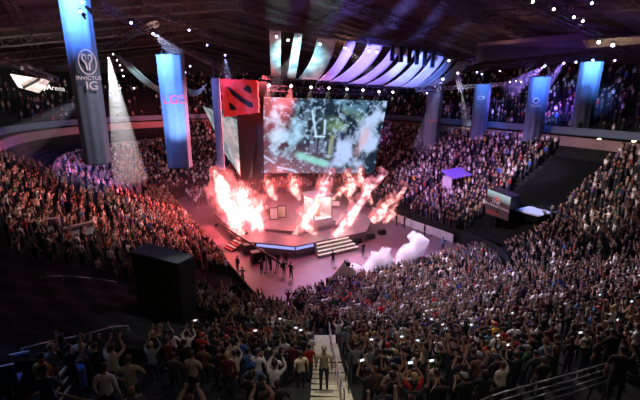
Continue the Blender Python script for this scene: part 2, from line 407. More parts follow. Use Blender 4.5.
def hair_mesh(kind):
    bm = bmesh.new()
    v = bmesh.ops.create_uvsphere(bm, u_segments=14, v_segments=9, radius=1)['verts']
    for q in v:
        n = noise.noise(q.co * 3) * .06
        q.co *= 1 + n
        x, y, z = q.co
        if kind == 'short':
            if y > .35 and z < .45: z = .45; y *= .93
            if z < -.25: z = -.25
            q.co = (x * .092, y * .108, z * .095)
        elif kind == 'long':
            if y > .25 and z < .4: z = .4; y *= .9
            if z < 0: z *= 2.6 + .6 * n
            q.co = (x * .098, y * .108 - .012, z * .098)
        else:                               # cap
            if z < -.05: z = -.05
            if y > .7 and z < .25: y *= 1.75; z = .05
            q.co = (x * .096, y * .112, z * .10)
    for q in v: q.co += Vector((0, .012, 1.665))
    me = bpy.data.meshes.new('hair_' + kind); bm.to_mesh(me); bm.free()
    me.materials.append(M['hair']); me.polygons.foreach_set('use_smooth', [True] * len(me.polygons))
    return me
POSES = ['down', 'up', 'one', 'cheer', 'clap', 'fold', 'wide', 'walk']
PM = {}
for p in POSES:
    PM[p, 0] = person_mesh(p); PM[p, 1] = person_mesh(p, long_sleeve=True)
HM = {k: hair_mesh(k) for k in ('short', 'long', 'cap')}
LEAN = {'up': .03, 'one': .02}
def make_proto(pose, ls, hk):
    b = bpy.data.objects.new('person', PM[pose, ls]); h = bpy.data.objects.new('cap' if hk == 'cap' else 'hair', HM[hk]); h.parent = b
    h.location = (0, LEAN.get(pose, 0), 0); return b, h
PROT = {}
def place_person(p, face, pose, ls, hk, shirt, hair, label, cat='person', group=None, h=1.0):
    k = (pose, ls, hk)
    if k not in PROT: PROT[k] = make_proto(*k)
    b0, h0 = PROT[k]; b = b0.copy(); C.objects.link(b); q = h0.copy(); C.objects.link(q); q.parent = b
    b.location = p; b.rotation_euler.z = face; b.scale = (h, h, h); b.color = (*shirt, 1); q.color = (*hair, 1)
    return tag(b, label, cat, group)
SH = {'black': (.012, .012, .014), 'charcoal': (.035, .035, .04), 'navy': (.015, .02, .07), 'grey': (.22, .22, .23), 'white': (.85, .83, .82),
      'red': (.45, .02, .02), 'maroon': (.13, .012, .02), 'blue': (.04, .12, .42), 'steel blue': (.12, .20, .32), 'khaki': (.34, .30, .20),
      'tan': (.40, .27, .16), 'yellow': (.75, .48, .05), 'dark green': (.02, .09, .04), 'orange': (.55, .15, .02), 'purple': (.18, .08, .35), 'cream': (.55, .48, .36), 'brown': (.12, .06, .03)}
SHW = {'black': 42, 'charcoal': 15, 'navy': 9, 'grey': 7, 'white': 13, 'red': 3, 'maroon': 5, 'blue': 2, 'steel blue': 2, 'khaki': 3, 'tan': 1.5, 'yellow': .5, 'dark green': 1.5, 'orange': .4, 'purple': 1, 'cream': 3, 'brown': 4}
HAIRC = {'black': (.012, .01, .01), 'dark brown': (.03, .015, .008), 'brown': (.08, .04, .02), 'blond': (.42, .28, .12)}
TGT = AB(50, 23)
# the lit aisle of steps, on the near corner of the bowl
def on_bowl(px, py, lift=0):
    d = ray(px, py); t = 4.0
    while t < 90:
        p = EYE + d * t; a, b = toab(p); s = offs(a, b); k = int((s - .15) / RD); z = rowz(max(0, min(k, ROWS))) if s > 0 else 0
        if p.z < z + lift: return Vector((p.x, p.y, z))
        t += .05
    return p
AP1, AP2 = on_bowl(325, 338), on_bowl(331, 398); AS1, AS2 = offs(*toab(AP1)), offs(*toab(AP2))
AD = (AP2 - AP1); AD.z = 0; AD = AD / (AS2 - AS1); AN = Vector((-AD.y, AD.x, 0)).normalized()
def aisle_pt(s, side=0.0):
    p = Vector((AP1.x, AP1.y, 0)) + AD * (s - AS1) + AN * side; return p
def blocked(a, b, s, u):
    tagn, t = u; r = RR + s
    if b > CB + HB and 24.5 < a < 31.2: return True                                  # curtained gap beside the hanging display
    if 'near' in tagn or tagn == 'left':
        ang = math.degrees(math.atan2(a - A0, b - B0)) if tagn != 'near' else 999
        # curtained block of seats on the low side of the near corner
        if tagn == 'near_left' and s > 7.2 and -180 <= math.degrees(t) + 0 <= 180:
            tt = math.degrees(t)
            if -128 < tt < -92: return True
            if s > 14 and -150 < tt < -92 and rng.random() < .5: return True
        if tagn == 'left' and a < A0 + 1.2 and s > 6: return True
        if tagn == 'left' and a < 33.5 and s < 9.6 and a < 33.5: return True if s > 5.5 and a < 31.5 else False
    if tagn == 'near_left':
        if s > AS1 - .6:
            p = AB(a, b) - aisle_pt(AS1)
            if abs(p.x * AN.x + p.y * AN.y) < .92: return True
    # other aisles
    if tagn in ('left', 'right'):
        if min(abs(((t + 3) % 11) - 5.5), 9) < .5: return True
    if tagn in ('far',): 
        if abs((t % 8) - 4) < .5: return True
    if tagn in ('near_right', 'far_right', 'far_left'):
        if abs(((math.degrees(t) % 45) - 22)) * math.pi / 180 * r < .5: return True
    return False
cand = []
RLA, RLB = on_bowl(466, 404, .95), on_bowl(620, 357, .95); RLN = Vector((-(RLB - RLA).y, (RLB - RLA).x)).normalized()
LLA, LLB = on_bowl(2, 352, .95), on_bowl(92, 402, .95); LLN = Vector((-(LLB - LLA).y, (LLB - LLA).x)).normalized()
def consider(a, b, z, s, k, u, tier):
    p = AB(a, b, z); q = proj(p + Vector((0, 0, 1.2)))
    if tier == 'bowl' and p.length < 24:                    # nobody stands on the camera's side of the lower-corner rails
        if p.x > 2.2 and (p.xy - RLA.xy).dot(RLN) < .35: return
        if p.x < -3.6 and (p.xy - LLA.xy).dot(LLN) < -.2 and rng.random() < .8: return
    if tier == 'bowl' and 27.5 < a < 34.5 and 2.5 < b < 10.5 and s < 8: return   # behind the black barrier wall
    if q is None or not (-70 < q[0] < 710 and -30 < q[1] < 470): return
    d = (p - EYE).length
    if d < 5.5: return
    cand.append([p, q, d, k, u, tier, a, b])
for k in range(ROWS):
    s = .15 + RD * (k + .62)
    for (a, b, u) in ring(s, .56 if k < 9 else .66):
        if k >= 9 and 'near' not in u[0] and rng.random() < .0: continue
        if rng.random() < .05 or blocked(a, b, s, u): continue
        if rng.random() < (.07 if k > 9 and 'near' in u[0] else .10) or (k >= 18 and u[0] in ('left', 'far_left') and a > 58): continue
        jt = .05 if u[0] in ('near', 'near_left') and k > 8 else .13
        consider(a + rng.normal(0, jt), b + rng.normal(0, jt), rowz(k), s, k, u, 'bowl')
for k in range(UR):
    s = ST + 1.6 + .85 * (k + .6)
    for (a, b, u) in ring(s, .62):
        if AB(a, b).length < 30 or rng.random() < .68 or (a < A1 and b < B0) or (b < B0 + 4 and rng.random() < .65): continue
        consider(a, b, ZU + .2 + .5 * k, s, k, u, 'upper')
# standing crowd on the floor before the stage, and a loose ring round its far end
for i in range(12):
    for j in range(48):
        a = 21.7 + i * .64 + rng.normal(0, .08); b = 13.2 + j * .5 + rng.normal(0, .08)
        if offs(a, b) > -.5: continue
        if a > 28.6 or rng.random() < .06: continue
        consider(a, b, 0, -1, i, ('floor', b), 'floor')
for i in range(16):
    for j in range(38):
        a = 65 + i * .95 + rng.normal(0, .1); b = 14 + j * .6 + rng.normal(0, .1)
        if offs(a, b) > -.5 or rng.random() < .1: continue
        consider(a, b, 0, -1, i, ('floor', b), 'floor')
infr = [c for c in cand if -4 < c[1][0] < 644 and 0 < c[1][1] < 406]
infr.sort(key=lambda c: c[2]); near = infr[:285]; nid = {id(c) for c in near}
SPEC = [((200, 378), 'khaki', 'fold', 'short', 'dark brown'), ((272, 374), 'white', 'clap', 'short', 'black'), ((250, 374), 'steel blue', 'wide', 'cap', 'blue'), ((222, 380), 'maroon', 'down', 'long', 'blond'),
        ((367, 335), 'yellow', 'wide', 'short', 'black'), ((350, 340), 'steel blue', 'down', 'short', 'dark brown'), ((337, 327), 'grey', 'down', 'short', 'black'), ((397, 384), 'khaki', 'wide', 'short', 'black'),
        ((415, 384), 'tan', 'clap', 'short', 'dark brown'), ((433, 378), 'cream', 'fold', 'short', 'black'), ((184, 345), 'white', 'up', 'short', 'black'), ((169, 348), 'charcoal', 'up', 'short', 'black'),
        ((248, 342), 'tan', 'fold', 'short', 'black'), ((276, 350), 'white', 'cheer', 'short', 'black'), ((478, 356), 'red', 'clap', 'short', 'black'), ((600, 360), 'black', 'one', 'short', 'black'),
        ((474, 312), 'white', 'up', 'short', 'black'), ((475, 325), 'blue', 'down', 'short', 'black'), ((600, 305), 'blue', 'down', 'short', 'black'), ((484, 355), 'red', 'down', 'short', 'brown'), ((130, 378), 'khaki', 'wide', 'short', 'brown'),
        ((107, 378), 'white', 'down', 'short', 'black'), ((117, 345), 'cream', 'up', 'short', 'dark brown'), ((52, 354), 'grey', 'down', 'short', 'blond'), ((126, 360), 'grey', 'up', 'short', 'blond'), ((30, 378), 'yellow', 'down', 'short', 'black'),
        ((402, 325), 'white', 'down', 'short', 'black'), ((430, 300), 'purple', 'up', 'short', 'black'), ((170, 390), 'charcoal', 'wide', 'short', 'black'), ((245, 360), 'blue', 'clap', 'short', 'black'), ((563, 240), 'steel blue', 'down', 'short', 'black'), ((585, 215), 'white', 'cheer', 'short', 'black'),
        ((464, 345), 'charcoal', 'up', 'short', 'black'), ((520, 350), 'navy', 'cheer', 'short', 'black'), ((545, 330), 'black', 'up', 'short', 'black'), ((500, 335), 'red', 'down', 'short', 'black'), ((465, 320), 'white', 'clap', 'short', 'black')]
spec = {}
for (px, c_, po, hk, hc) in SPEC:
    best = min((c for c in near if id(c) not in spec), key=lambda c: (c[1][0] - px[0]) ** 2 + (c[1][1] - px[1]) ** 2)
    spec[id(best)] = (c_, po, hk, hc)
PV = {'down': 'standing with arms at the sides', 'up': 'raising both hands before the face', 'one': 'holding one arm up', 'cheer': 'cheering with both arms overhead', 'clap': 'clapping', 'fold': 'standing with folded arms', 'wide': 'standing with hands on hips', 'walk': 'walking'}
rowkey = {}
for c in near: rowkey.setdefault((c[5], c[3]), []).append(c)
ordn = names + ['twenty-first', 'twenty-second', 'twenty-third', 'twenty-fourth', 'twenty-fifth', 'twenty-sixth', 'twenty-seventh', 'twenty-eighth', 'twenty-ninth', 'thirtieth'] + ['far-off'] * 60
rows_sorted = sorted({c[3] for c in near if c[5] == 'bowl'}, reverse=True)
place = {}
for (tier, k), L in rowkey.items():
    for side in (0, 1):
        S = sorted([c for c in L if (c[1][0] > 330) == bool(side)], key=lambda c: abs(c[1][0] - 330))
        for i, c in enumerate(S): place[id(c)] = (side, i)
shn = list(SHW); shw = np.array([SHW[k] for k in shn], float); shw /= shw.sum()
phones = []
for c in near:
    p, q, d, k, u, tier, a, b = c
    if id(c) in spec: cn, po, hk, hc = spec[id(c)]
    else:
        cn = shn[rng.choice(len(shn), p=shw)]; po = rng.choice(['down', 'up', 'one', 'cheer', 'clap', 'fold', 'wide'], p=[.22, .26, .10, .07, .15, .1, .1])
        hk = rng.choice(['short', 'long', 'cap'], p=[.72, .16, .12]); hc = rng.choice(['black', 'dark brown', 'brown', 'blond'], p=[.5, .28, .15, .07])
    hcol = HAIRC.get(hc) or SH[hc]
    if hk == 'cap' and hc != 'blue': hcol = SH[rng.choice(['black', 'grey', 'red', 'navy'])]
    side, i = place[id(c)]
    ls = int(rng.random() < .4)
    top = 'hoodie' if ls else 'T-shirt'
    ri = rows_sorted.index(k)
    label = f"person in {cn} {top} {PV[po]}, {ordn[i]} {'right' if side else 'left'} of the steps, {'bottom row' if ri == 0 else ordn[ri] + ' row up'}"
    short = {'standing with arms at the sides': 'arms down', 'raising both hands before the face': 'hands raised', 'holding one arm up': 'one arm up', 'cheering with both arms overhead': 'arms overhead', 'clapping': 'clapping', 'standing with folded arms': 'arms folded', 'standing with hands on hips': 'hands on hips'}[PV[po]]
    label = f"person in {cn} {top}, {short}, {ordn[i]} {'right' if side else 'left'} of the steps, {'bottom row' if ri == 0 else ordn[ri] + ' row up'}"
    face = math.atan2(TGT.y - p.y, TGT.x - p.x) - math.pi / 2 + rng.normal(0, .2)
    hs = rng.uniform(.96, 1.1)
    place_person(p, face, po, ls, hk, SH[cn], hcol, label, group='spectators in the seating tier nearest the camera', h=hs)
    if po == 'up' and rng.random() < .28:
        phones.append((p, face, hs, f"smartphone held up by person {ordn[i]} {'right' if side else 'left'} of the steps, {'bottom row' if ri == 0 else ordn[ri] + ' row up'}"))
# phones
ph_b = MB(); ph_b.box((0, 0, 0), (.15, .012, .078)); ph0 = ph_b.build('smartphone', M['phone'], bevel=.003)
sc_b = MB(); sc_b.box((0, -.0075, 0), (.135, .002, .068)); ps0 = sc_b.build('screen', M['phone_screen'], ph0)
for n_, (p, f, hs, lab) in enumerate(phones):
    o = ph0 if n_ == 0 else copy_tree(ph0)
    o.location = p + Matrix.Rotation(f, 3, 'Z') @ Vector((0, .385, 1.80)) * hs; o.rotation_euler = (R(-8), 0, f)
    tag(o, lab.replace('smartphone held up', 'glowing phone held up'), 'phone', 'phones raised in the nearest rows')
# ---- every further spectator: one mesh
LOW = {p: person_mesh(p, True) for p in ('down', 'up', 'cheer', 'clap')}
LA = {}
for p, (em, reg) in LOW.items():
    co = np.array([v.co[:] for v in em.vertices]); fc = [tuple(q.vertices) for q in em.polygons]
    tri = []; rg = []
    for f, r in zip(fc, reg):
        for t in range(1, len(f) - 1): tri.append((f[0], f[t], f[t + 1])); rg.append(r)
    # a vertex takes the region of its faces; crown gets hair
    vr = np.zeros(len(co), int)
    for t, r in zip(tri, rg):
        for v in t: vr[v] = r
    hair = (co[:, 2] > 1.60) & ((co[:, 1] < .06) | (co[:, 2] > 1.70)) & (abs(co[:, 0]) < .12); vr[hair & (vr == 1)] = 4
    LA[p] = (co, np.array(tri), vr)
fac_b = MB(); 
def blockman():
    V = []; T = []
    def hexa(z0, z1, w0, w1, d0, d1):
        b = len(V)
        for z, w, d in ((z0, w0, d0), (z1, w1, d1)):
            V.extend([(-w, -d, z), (w, -d, z), (w, d, z), (-w, d, z)])
        for a_, b_, c_, d_ in ((0, 1, 5, 4), (1, 2, 6, 5), (2, 3, 7, 6), (3, 0, 4, 7), (4, 5, 6, 7)): T.extend([(b + a_, b + b_, b + c_), (b + a_, b + c_, b + d_)])
    hexa(0, .95, .13, .16, .09, .11); hexa(.95, 1.46, .17, .23, .11, .10); hexa(1.46, 1.74, .075, .08, .09, .09)
    for s in (-1, 1):
        b = len(V); V.extend([(s * .24, .0, 1.42), (s * .30, .05, 1.36), (s * .17, .32, 1.5), (s * .12, .30, 1.42)]); T.extend([(b, b + 1, b + 2), (b, b + 2, b + 3)])
    vr = np.array([2] * 8 + [0] * 8 + [1] * 8 + [0, 0, 1, 1] * 2)
    return np.array(V, float), np.array(T), vr
LA['block'] = blockman()
AV = []; AT = []; AC = []; base = 0
SKT = np.array([(.50, .30, .22), (.42, .24, .17), (.30, .17, .11), (.55, .36, .28)])
HRT = np.array([(.015, .012, .01), (.04, .02, .012), (.09, .05, .03), (.3, .2, .1)])
shc = np.array([SH[k] for k in shn])
shw2 = shw.copy(); shw2[shn.index('white')] *= 1.8; shw2[shn.index('grey')] *= 1.4; shw2[shn.index('red')] *= 1.2; shw2[shn.index('black')] *= 1.0; shw2 /= shw2.sum()
for c in cand:
    if id(c) in nid: continue
    p, q, d, k, u, tier, a, b = c
    kind = 'block' if d > 52 else rng.choice(['down', 'up', 'cheer', 'clap'], p=[.35, .3, .1, .25])
    co, tri, vr = LA[kind]
    tt = TGT if tier != 'floor' or a < 40 else AB(50, b)
    f = math.atan2(tt.y - p.y, tt.x - p.x) - math.pi / 2 + rng.normal(0, .3); h = rng.uniform(.93, 1.08)
    cs, sn = math.cos(f) * h, math.sin(f) * h
    X = co[:, 0] * cs - co[:, 1] * sn + p.x; Y = co[:, 0] * sn + co[:, 1] * cs + p.y; Z = co[:, 2] * h + p.z
    AV.append(np.stack([X, Y, Z], 1)); AT.append(tri + base); base += len(co)
    pal = np.ones((5, 4)); pal[0, :3] = shc[rng.choice(len(shn), p=shw2)] * rng.uniform(.7, 1.3); pal[1, :3] = SKT[rng.integers(4)]; pal[2, :3] = (.03, .03, .05); pal[3, :3] = .03; pal[4, :3] = HRT[rng.choice(4, p=[.45, .3, .17, .08])]
    AC.append(pal[vr])
AV = np.concatenate(AV).astype(np.float32); AT = np.concatenate(AT).astype(np.int32); AC = np.concatenate(AC).astype(np.float32)
me = bpy.data.meshes.new('spectator_crowd'); me.vertices.add(len(AV)); me.vertices.foreach_set('co', AV.ravel())
me.loops.add(AT.size); me.loops.foreach_set('vertex_index', AT.ravel()); me.polygons.add(len(AT)); me.polygons.foreach_set('loop_start', np.arange(0, AT.size, 3, dtype=np.int32))
me.update(calc_edges=True)
at = me.color_attributes.new('Col', 'FLOAT_COLOR', 'POINT'); at.data.foreach_set('color', AC.ravel()); me.materials.append(M['crowd'])
o = bpy.data.objects.new('spectator_crowd', me); C.objects.link(o)
tag(o, 'thousands of standing spectators filling the farther stands, floor and upper deck', 'crowd', kind='stuff')
print('CROWD', len(cand), len(AV), len(near), near[-1][2])

# ------------------------------------------------------------------ aisle steps
mb = MB(); arot = Matrix.Rotation(math.atan2(AN.y, AN.x), 3, 'Z')
for k in range(int(AS1 / RD) * 2, 2 * ROWS):
    s_ = .15 + RD * (k / 2); z = rowz(k // 2) + (0.172 if k % 2 else 0)
    ctr = aisle_pt(s_ + RD / 4); mb.box((ctr.x, ctr.y, z + .02), (1.4, RD / 2 + .03, .16 if k % 2 else .06), arot)
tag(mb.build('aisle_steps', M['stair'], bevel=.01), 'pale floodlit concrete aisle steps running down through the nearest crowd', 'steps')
def rail(pts, h, label, name='handrail', group=None, m='steel', r=.025, mids=1, cat='handrail'):
    t = thing(name, label, cat, pts[0]); base_ = Vector(pts[0])
    L = [Vector(p) - base_ for p in pts]
    for i, p in enumerate(L): MB().tube(p, p + Vector((0, 0, h)), r * .9).build('post', M[m], t, smooth=True)
    for i in range(len(L) - 1):
        MB().tube(L[i] + Vector((0, 0, h)), L[i + 1] + Vector((0, 0, h)), r).build('top_rail', M[m], t, smooth=True)
        for q in range(mids): MB().tube(L[i] + Vector((0, 0, h * (q + 1) / (mids + 1))), L[i + 1] + Vector((0, 0, h * (q + 1) / (mids + 1))), r * .7).build('mid_rail', M[m], t, smooth=True)
    return t
rail([aisle_pt(.15 + RD * (k + .2), .28) + Vector((0, 0, rowz(k))) for k in range(int(AS1 / RD) - 1, 22, 2)], .95, 'pale steel handrail down the middle of the lit aisle steps')
q_ = int(offs(*toab(on_bowl(333, 372, .5))) / RD)
rail([aisle_pt(.15 + RD * (q_ + .2 + d_), -.12 if sd else .62) + Vector((0, 0, rowz(q_ + int(d_)))) for d_, sd in ((0, 1), (0, 0), (2, 0))], .95, 'short black guard rail standing across the lower half of the lit steps', 'guard_rail', m='blackm', cat='guard rail')
# person standing on the steps
pz = on_bowl(324, 372, .9); ks = int((offs(*toab(pz)) - .15) / RD)
place_person(Vector((pz.x, pz.y, rowz(ks) + .08)), 0.05, 'down', 0, 'cap', SH['khaki'], (.25, .22, .14), 'person in khaki shirt and cap standing on the lit aisle steps', h=1.05)
# ------------------------------------------------------------------ rails close to the camera, lower corners
rp = [on_bowl(x, y, .95) for x, y in ((466, 408), (492, 396), (537, 383), (578, 372), (612, 362))]
rail(rp, .95, 'grey tubular guard rail with filled panels across the lowest corner below the stand', mids=3, name='guard_rail', cat='guard rail')
rp = [on_bowl(x, y, .95) for x, y in ((585, 352), (612, 338), (645, 325))]
rail(rp, .95, 'grey guard rail beside the raised arm of the person in black', name='guard_rail', cat='guard rail', mids=1)
rp = [on_bowl(x, y, .95) for x, y in ((22, 349), (50, 342), (84, 335), (112, 327), (128, 326))]
rail(rp, .95, 'thin pale rail along the edge of the curtained dark seats', mids=1, name='guard_rail', cat='guard rail')
rp = [on_bowl(x, y, .95) for x, y in ((40, 277), (62, 276), (90, 278), (116, 282))]
rail(rp, .95, 'thin pale rail above the curtained dark seats, below the seated crowd', mids=1, name='guard_rail', cat='guard rail')
rp = [on_bowl(x, y, .95) for x, y in ((28, 400), (48, 389), (72, 361))]
rail(rp, .95, 'cream painted barrier rail beside the blue barrel', mids=2, name='guard_rail', cat='guard rail', m='stair', r=.045)
rp = [on_bowl(x, y, .95) for x, y in ((55, 394), (80, 400), (100, 404))]
rail(rp, .95, 'cream rail running off beneath the barrier rail by the barrel', mids=0, name='guard_rail', cat='guard rail', m='stair', r=.035)
p = on_bowl(78, 376, .4); t = thing('barrel', 'blue plastic barrel beside the cream barrier rail', 'barrel', p)
MB().tube((0, 0, 0), (0, 0, .62), .20, n=20).build('body', M['drum_blue'], t, smooth=False, bevel=.02); MB().tube((0, 0, .62), (0, 0, .65), .21, n=20).build('lid', M['drum_blue'], t)
for i, (x, y) in enumerate(((8, 382), (24, 366))):
    p = on_bowl(x, y, .5); t = thing('stadium_seat', ('blue-lit folding seat with a bright edge, nearest the corner' if i == 0 else 'blue-lit folding seat one row beyond the other'), 'seat', p, (0, 0, R(25)))
    MB().box((0, .1, .45), (.5, .45, .06)).build('seat', M['drum_blue'], t, bevel=.02); MB().box((0, -.15, .75), (.5, .06, .6), Matrix.Rotation(R(12), 3, 'X')).build('backrest', M['drum_blue'], t, bevel=.02)
    MB().box((0, -.17, 1.06), (.5, .07, .035)).build('edge_strip', M['white_panel'], t)
    MB().box((0, 0, .2), (.1, .3, .42)).build('leg', M['blackm'], t)
# pale ledges in the far low-side stand
for i, (x0, y0, x1, y1) in enumerate(((27, 221, 60, 228), (62, 228, 95, 236))):
    p, q = on_bowl(x0, y0, 1), on_bowl(x1, y1, 1); z = max(p.z, q.z); d = (q - p); d.z = 0
    mb = MB(); m_ = Matrix.Rotation(math.atan2(d.y, d.x), 3, 'Z'); c = (p + q) / 2
    mb.box((c.x, c.y, z + .95), (d.length, .35, .12), m_); o = mb.build('ledge_board', M['pink_wall'])
    tag(o, ['long pale ledge board in the crowd, end nearer the big banner\'s far side', 'long pale ledge board in the crowd, end nearer the black box'][i], 'ledge')
    MB().box((c.x, c.y, z + .45), (d.length, .08, .9), m_).build('panel', M['white_panel'], o)
# ------------------------------------------------------------------ curtained blocks
def cloth_patch(name, label, uvfun, nu, nv, lift):
    vs = []; fs = []
    for i in range(nu + 1):
        for j in range(nv + 1):
            p = uvfun(i / nu, j / nv); vs.append(p)
    for i in range(nu):
        for j in range(nv):
            q = i * (nv + 1) + j; fs.append((q, q + 1, q + nv + 2, q + nv + 1))
    return tag(mesh_obj(name, vs, fs, M['black'], smooth=True), label, 'cloth cover')
def corner(tdeg, s, z): 
    t = R(tdeg); return AB(A0 + math.cos(t) * (RR + s), B0 + math.sin(t) * (RR + s), z)
cloth_patch('seat_cover', 'huge black cloth stretched over the empty seating block beside the black box', lambda u, v: corner(-92 - 36 * u, 7 + 13 * v, rowz((7 + 13 * v) / RD) + .55 + .07 * math.sin(v * 13 * 2 * math.pi / RD / 2) + .05 * math.sin(u * 40)), 60, 90, 0)
cloth_patch('seat_cover', 'black cloth over the empty seating block behind the hanging screen box', lambda u, v: AB(24.6 + 6.4 * u, CB + HB + 16.5 * v + .2, Z0 + SL * 16.5 * v + .075 * max(0, 16.5 * v / RD - 12) + .6 + .12 * math.sin(v * 16.5 * math.pi / RD) + .04 * math.sin(u * 30)), 30, 90, 0)
# ------------------------------------------------------------------ black draped box and wall on the near low side
t = thing('draped_box', 'tall black draped box rising out of the stand by the floor corner', 'draped box', on_bowl(165, 300, 0))
c = Vector((t.location.x, t.location.y, 0)); 
P = [W(133, 262, 27.5), W(181, 272, 25.6), W(194, 262, 27.3), W(146, 249, 30.0)]
zt = 9.0
TOP = [G(131, 254, zt), G(178, 266, zt), G(194, 258, zt), G(149, 245, zt)]
def loc(v): return Vector(v) - t.location
bz = t.location.z - 1.2
BOT = [Vector((p.x * 1.0, p.y, bz)) for p in TOP]
cen = sum(BOT, Vector()) / 4
BOT = [cen + (p - cen) * .93 for p in BOT]; BOT = [Vector((p.x, p.y, bz)) for p in BOT]
vs = [loc(p) for p in TOP + BOT]
mesh_obj('cloth_skirt', vs, [(0, 1, 5, 4), (1, 2, 6, 5), (2, 3, 7, 6), (3, 0, 4, 7), (4, 5, 6, 7)], mat('black_cover', (.03, .04, .035), .8, var=.3, vs=1.5, bump=.4), t)
tp = [loc(p) for p in TOP]; cc = sum(tp, Vector()) / 4; tp2 = [cc + (p - cc) * 1.02 for p in tp]
mesh_obj('lid', [p + Vector((0, 0, .0)) for p in tp2] + [p + Vector((0, 0, .15)) for p in tp2], [(0, 1, 2, 3), (4, 5, 6, 7), (0, 1, 5, 4), (1, 2, 6, 5), (2, 3, 7, 6), (3, 0, 4, 7)], mat('grey_green_top', (.06, .075, .07), .7, var=.2), t)
t['label'] = 'tall black draped box rising out of the stand by the floor corner'
p, q = G(196, 300, 1.9), G(246, 285, 1.9); mb = MB(); d = q - p
mb.box(((p.x + q.x) / 2, (p.y + q.y) / 2, 1.1), (d.length, .25, 2.2), Matrix.Rotation(math.atan2(d.y, d.x), 3, 'Z'))
tag(mb.build('barrier_wall', M['black'], bevel=.02), 'low black barrier wall between the draped box and the floor', 'barrier')
# ------------------------------------------------------------------ boards round the floor
bp = [(372, 214), (385, 218), (398, 222), (412, 228), (426, 233), (440, 238), (453, 243)]
for i in range(6):
    p, q = G(*bp[i]), G(*bp[i + 1]); d = q - p; c = (p + q) / 2; m_ = Matrix.Rotation(math.atan2(d.y, d.x), 3, 'Z')
    o = thing('barrier_board', f'pale lavender floor barrier board, {names[i]} from the stage', 'barrier board', (c.x, c.y, 0), (0, 0, math.atan2(d.y, d.x)), 'pale boards along the floor edge')
    MB().box((0, 0, .6), (d.length - .05, .12, 1.15)).build('panel', M['white_panel'], o, bevel=.01)
    MB().box((0, 0, 1.2), (d.length - .02, .18, .07)).build('top_rail', M['blackm'], o); MB().box((0, -.3, .04), (.1, .7, .08)).build('foot', M['blackm'], o)
mb = MB(); p, q = AB(36, 10.4), AB(76, 10.4); c = (p + q) / 2
mb.box((c.x, c.y, .6), (.2, (q - p).length, 1.2), Matrix.Rotation(ROT, 3, 'Z')); tag(mb.build('barrier_wall', M['black']), 'long black kick wall along the floor edge under the red-lit bleachers', 'barrier')
# ------------------------------------------------------------------ stage
def stage_pts(a0, a1, b0, b1, cut): return [(a0, b0 + cut), (a0, b1 - cut), (a0 + cut, b1), (a1 - cut, b1), (a1, b1 - cut), (a1, b0 + cut), (a1 - cut, b0), (a0 + cut, b0)]
SA0, SA1, SB0, SB1, SHT = 38.2, 60.5, 14.6, 32.6, 1.3
st = thing('stage', 'large raised stage with cut corners and glowing blue front edge', 'stage', AB(48, 23.5))
def slab(pts, z0, z1, name, m, par):
    P_ = [AB(a, b, 0) - par.location for a, b in pts]; n = len(P_)
    vs = [(p.x, p.y, z0) for p in P_] + [(p.x, p.y, z1) for p in P_]
    return mesh_obj(name, vs, [tuple(range(n)), tuple(range(n, 2 * n))] + [(i, (i + 1) % n, n + (i + 1) % n, n + i) for i in range(n)], m, par)
slab(stage_pts(SA0, SA1, SB0, SB1, 4.2), .0, SHT - .12, 'base', M['stage_side'], st)
slab(stage_pts(SA0 - .25, SA1, SB0 - .25, SB1 + .25, 4.3), SHT - .12, SHT, 'deck', M['stage_top'], st)
slab(stage_pts(SA0 + 3, SA1 - 2, SB0 + 3, SB1 - 3, 3.2), SHT, SHT + .35, 'upper_deck', M['stage_top'], st)
def strip(pa, pb, z0, z1, name, m, par, th=.06):
    p, q = AB(*pa) - par.location, AB(*pb) - par.location; d = q - p; c = (p + q) / 2
    return MB().box((c.x, c.y, (z0 + z1) / 2), (d.length, th, z1 - z0), Matrix.Rotation(math.atan2(d.y, d.x), 3, 'Z')).build(name, m, par)
strip((SA0 - .3, SB0 + 4.2), (SA0 - .3, 21), SHT - .45, SHT - .15, 'edge_screen', M['stage_blue'], st)
strip((SA0 + 4, SB0 - .3), (SA0 - .25, SB0 + 4), SHT - .45, SHT - .15, 'edge_screen', M['stage_blue'], st)
for k in range(4):
    c = AB(SA0 - .35 - .42 * k, 23.5) - st.location; z = SHT - .28 * (k + .6)
    MB().box((c.x, c.y, z / 2 + .05), (4.4 + .35 * k, .5, max(z, .1)), Matrix.Rotation(ROT, 3, 'Z')).build('step', M['stair'], st, bevel=.01)
    MB().box((*(AB(SA0 - .6 - .42 * k, 23.5) - st.location).xy, z + .03), (4.4 + .35 * k, .06, .06), Matrix.Rotation(ROT, 3, 'Z')).build('step_light', mat(f'step_light_{k}', (1, 1, .9), .5, emit=(1, .95, .8), es=.8), st)
# red and white striped side steps
t = thing('striped_steps', 'small red and white striped steps leaning on the low side of the stage', 'steps', G(238, 247), (0, 0, R(-48)))
for k in range(7): MB().box((0, -1.2 + .4 * k, .12 + .17 * k), (1.7, .4, .12)).build('step', M['stripe_white'] if k % 2 else M['stripe_red'], t)
for s in (-1, 1): MB().box((s * .9, 0, .55), (.08, 2.9, .12), Matrix.Rotation(R(23), 3, 'X')).build('side_rail', M['blackm'], t)
# front speakers at the foot of the stage
for i, (x, y) in enumerate(((250, 253), (258, 261))):
    t = thing('speaker_box', f'black floor speaker at the stage corner, {"nearer the striped steps" if i == 0 else "nearer the crane"}', 'speaker', G(x, y), (0, 0, ROT))
    MB().box((0, 0, .6), (1.5, .9, 1.2)).build('cabinet', M['blackm'], t, bevel=.03); MB().box((0, -.46, .6), (1.3, .02, 1.0)).build('grille', M['black'], t)
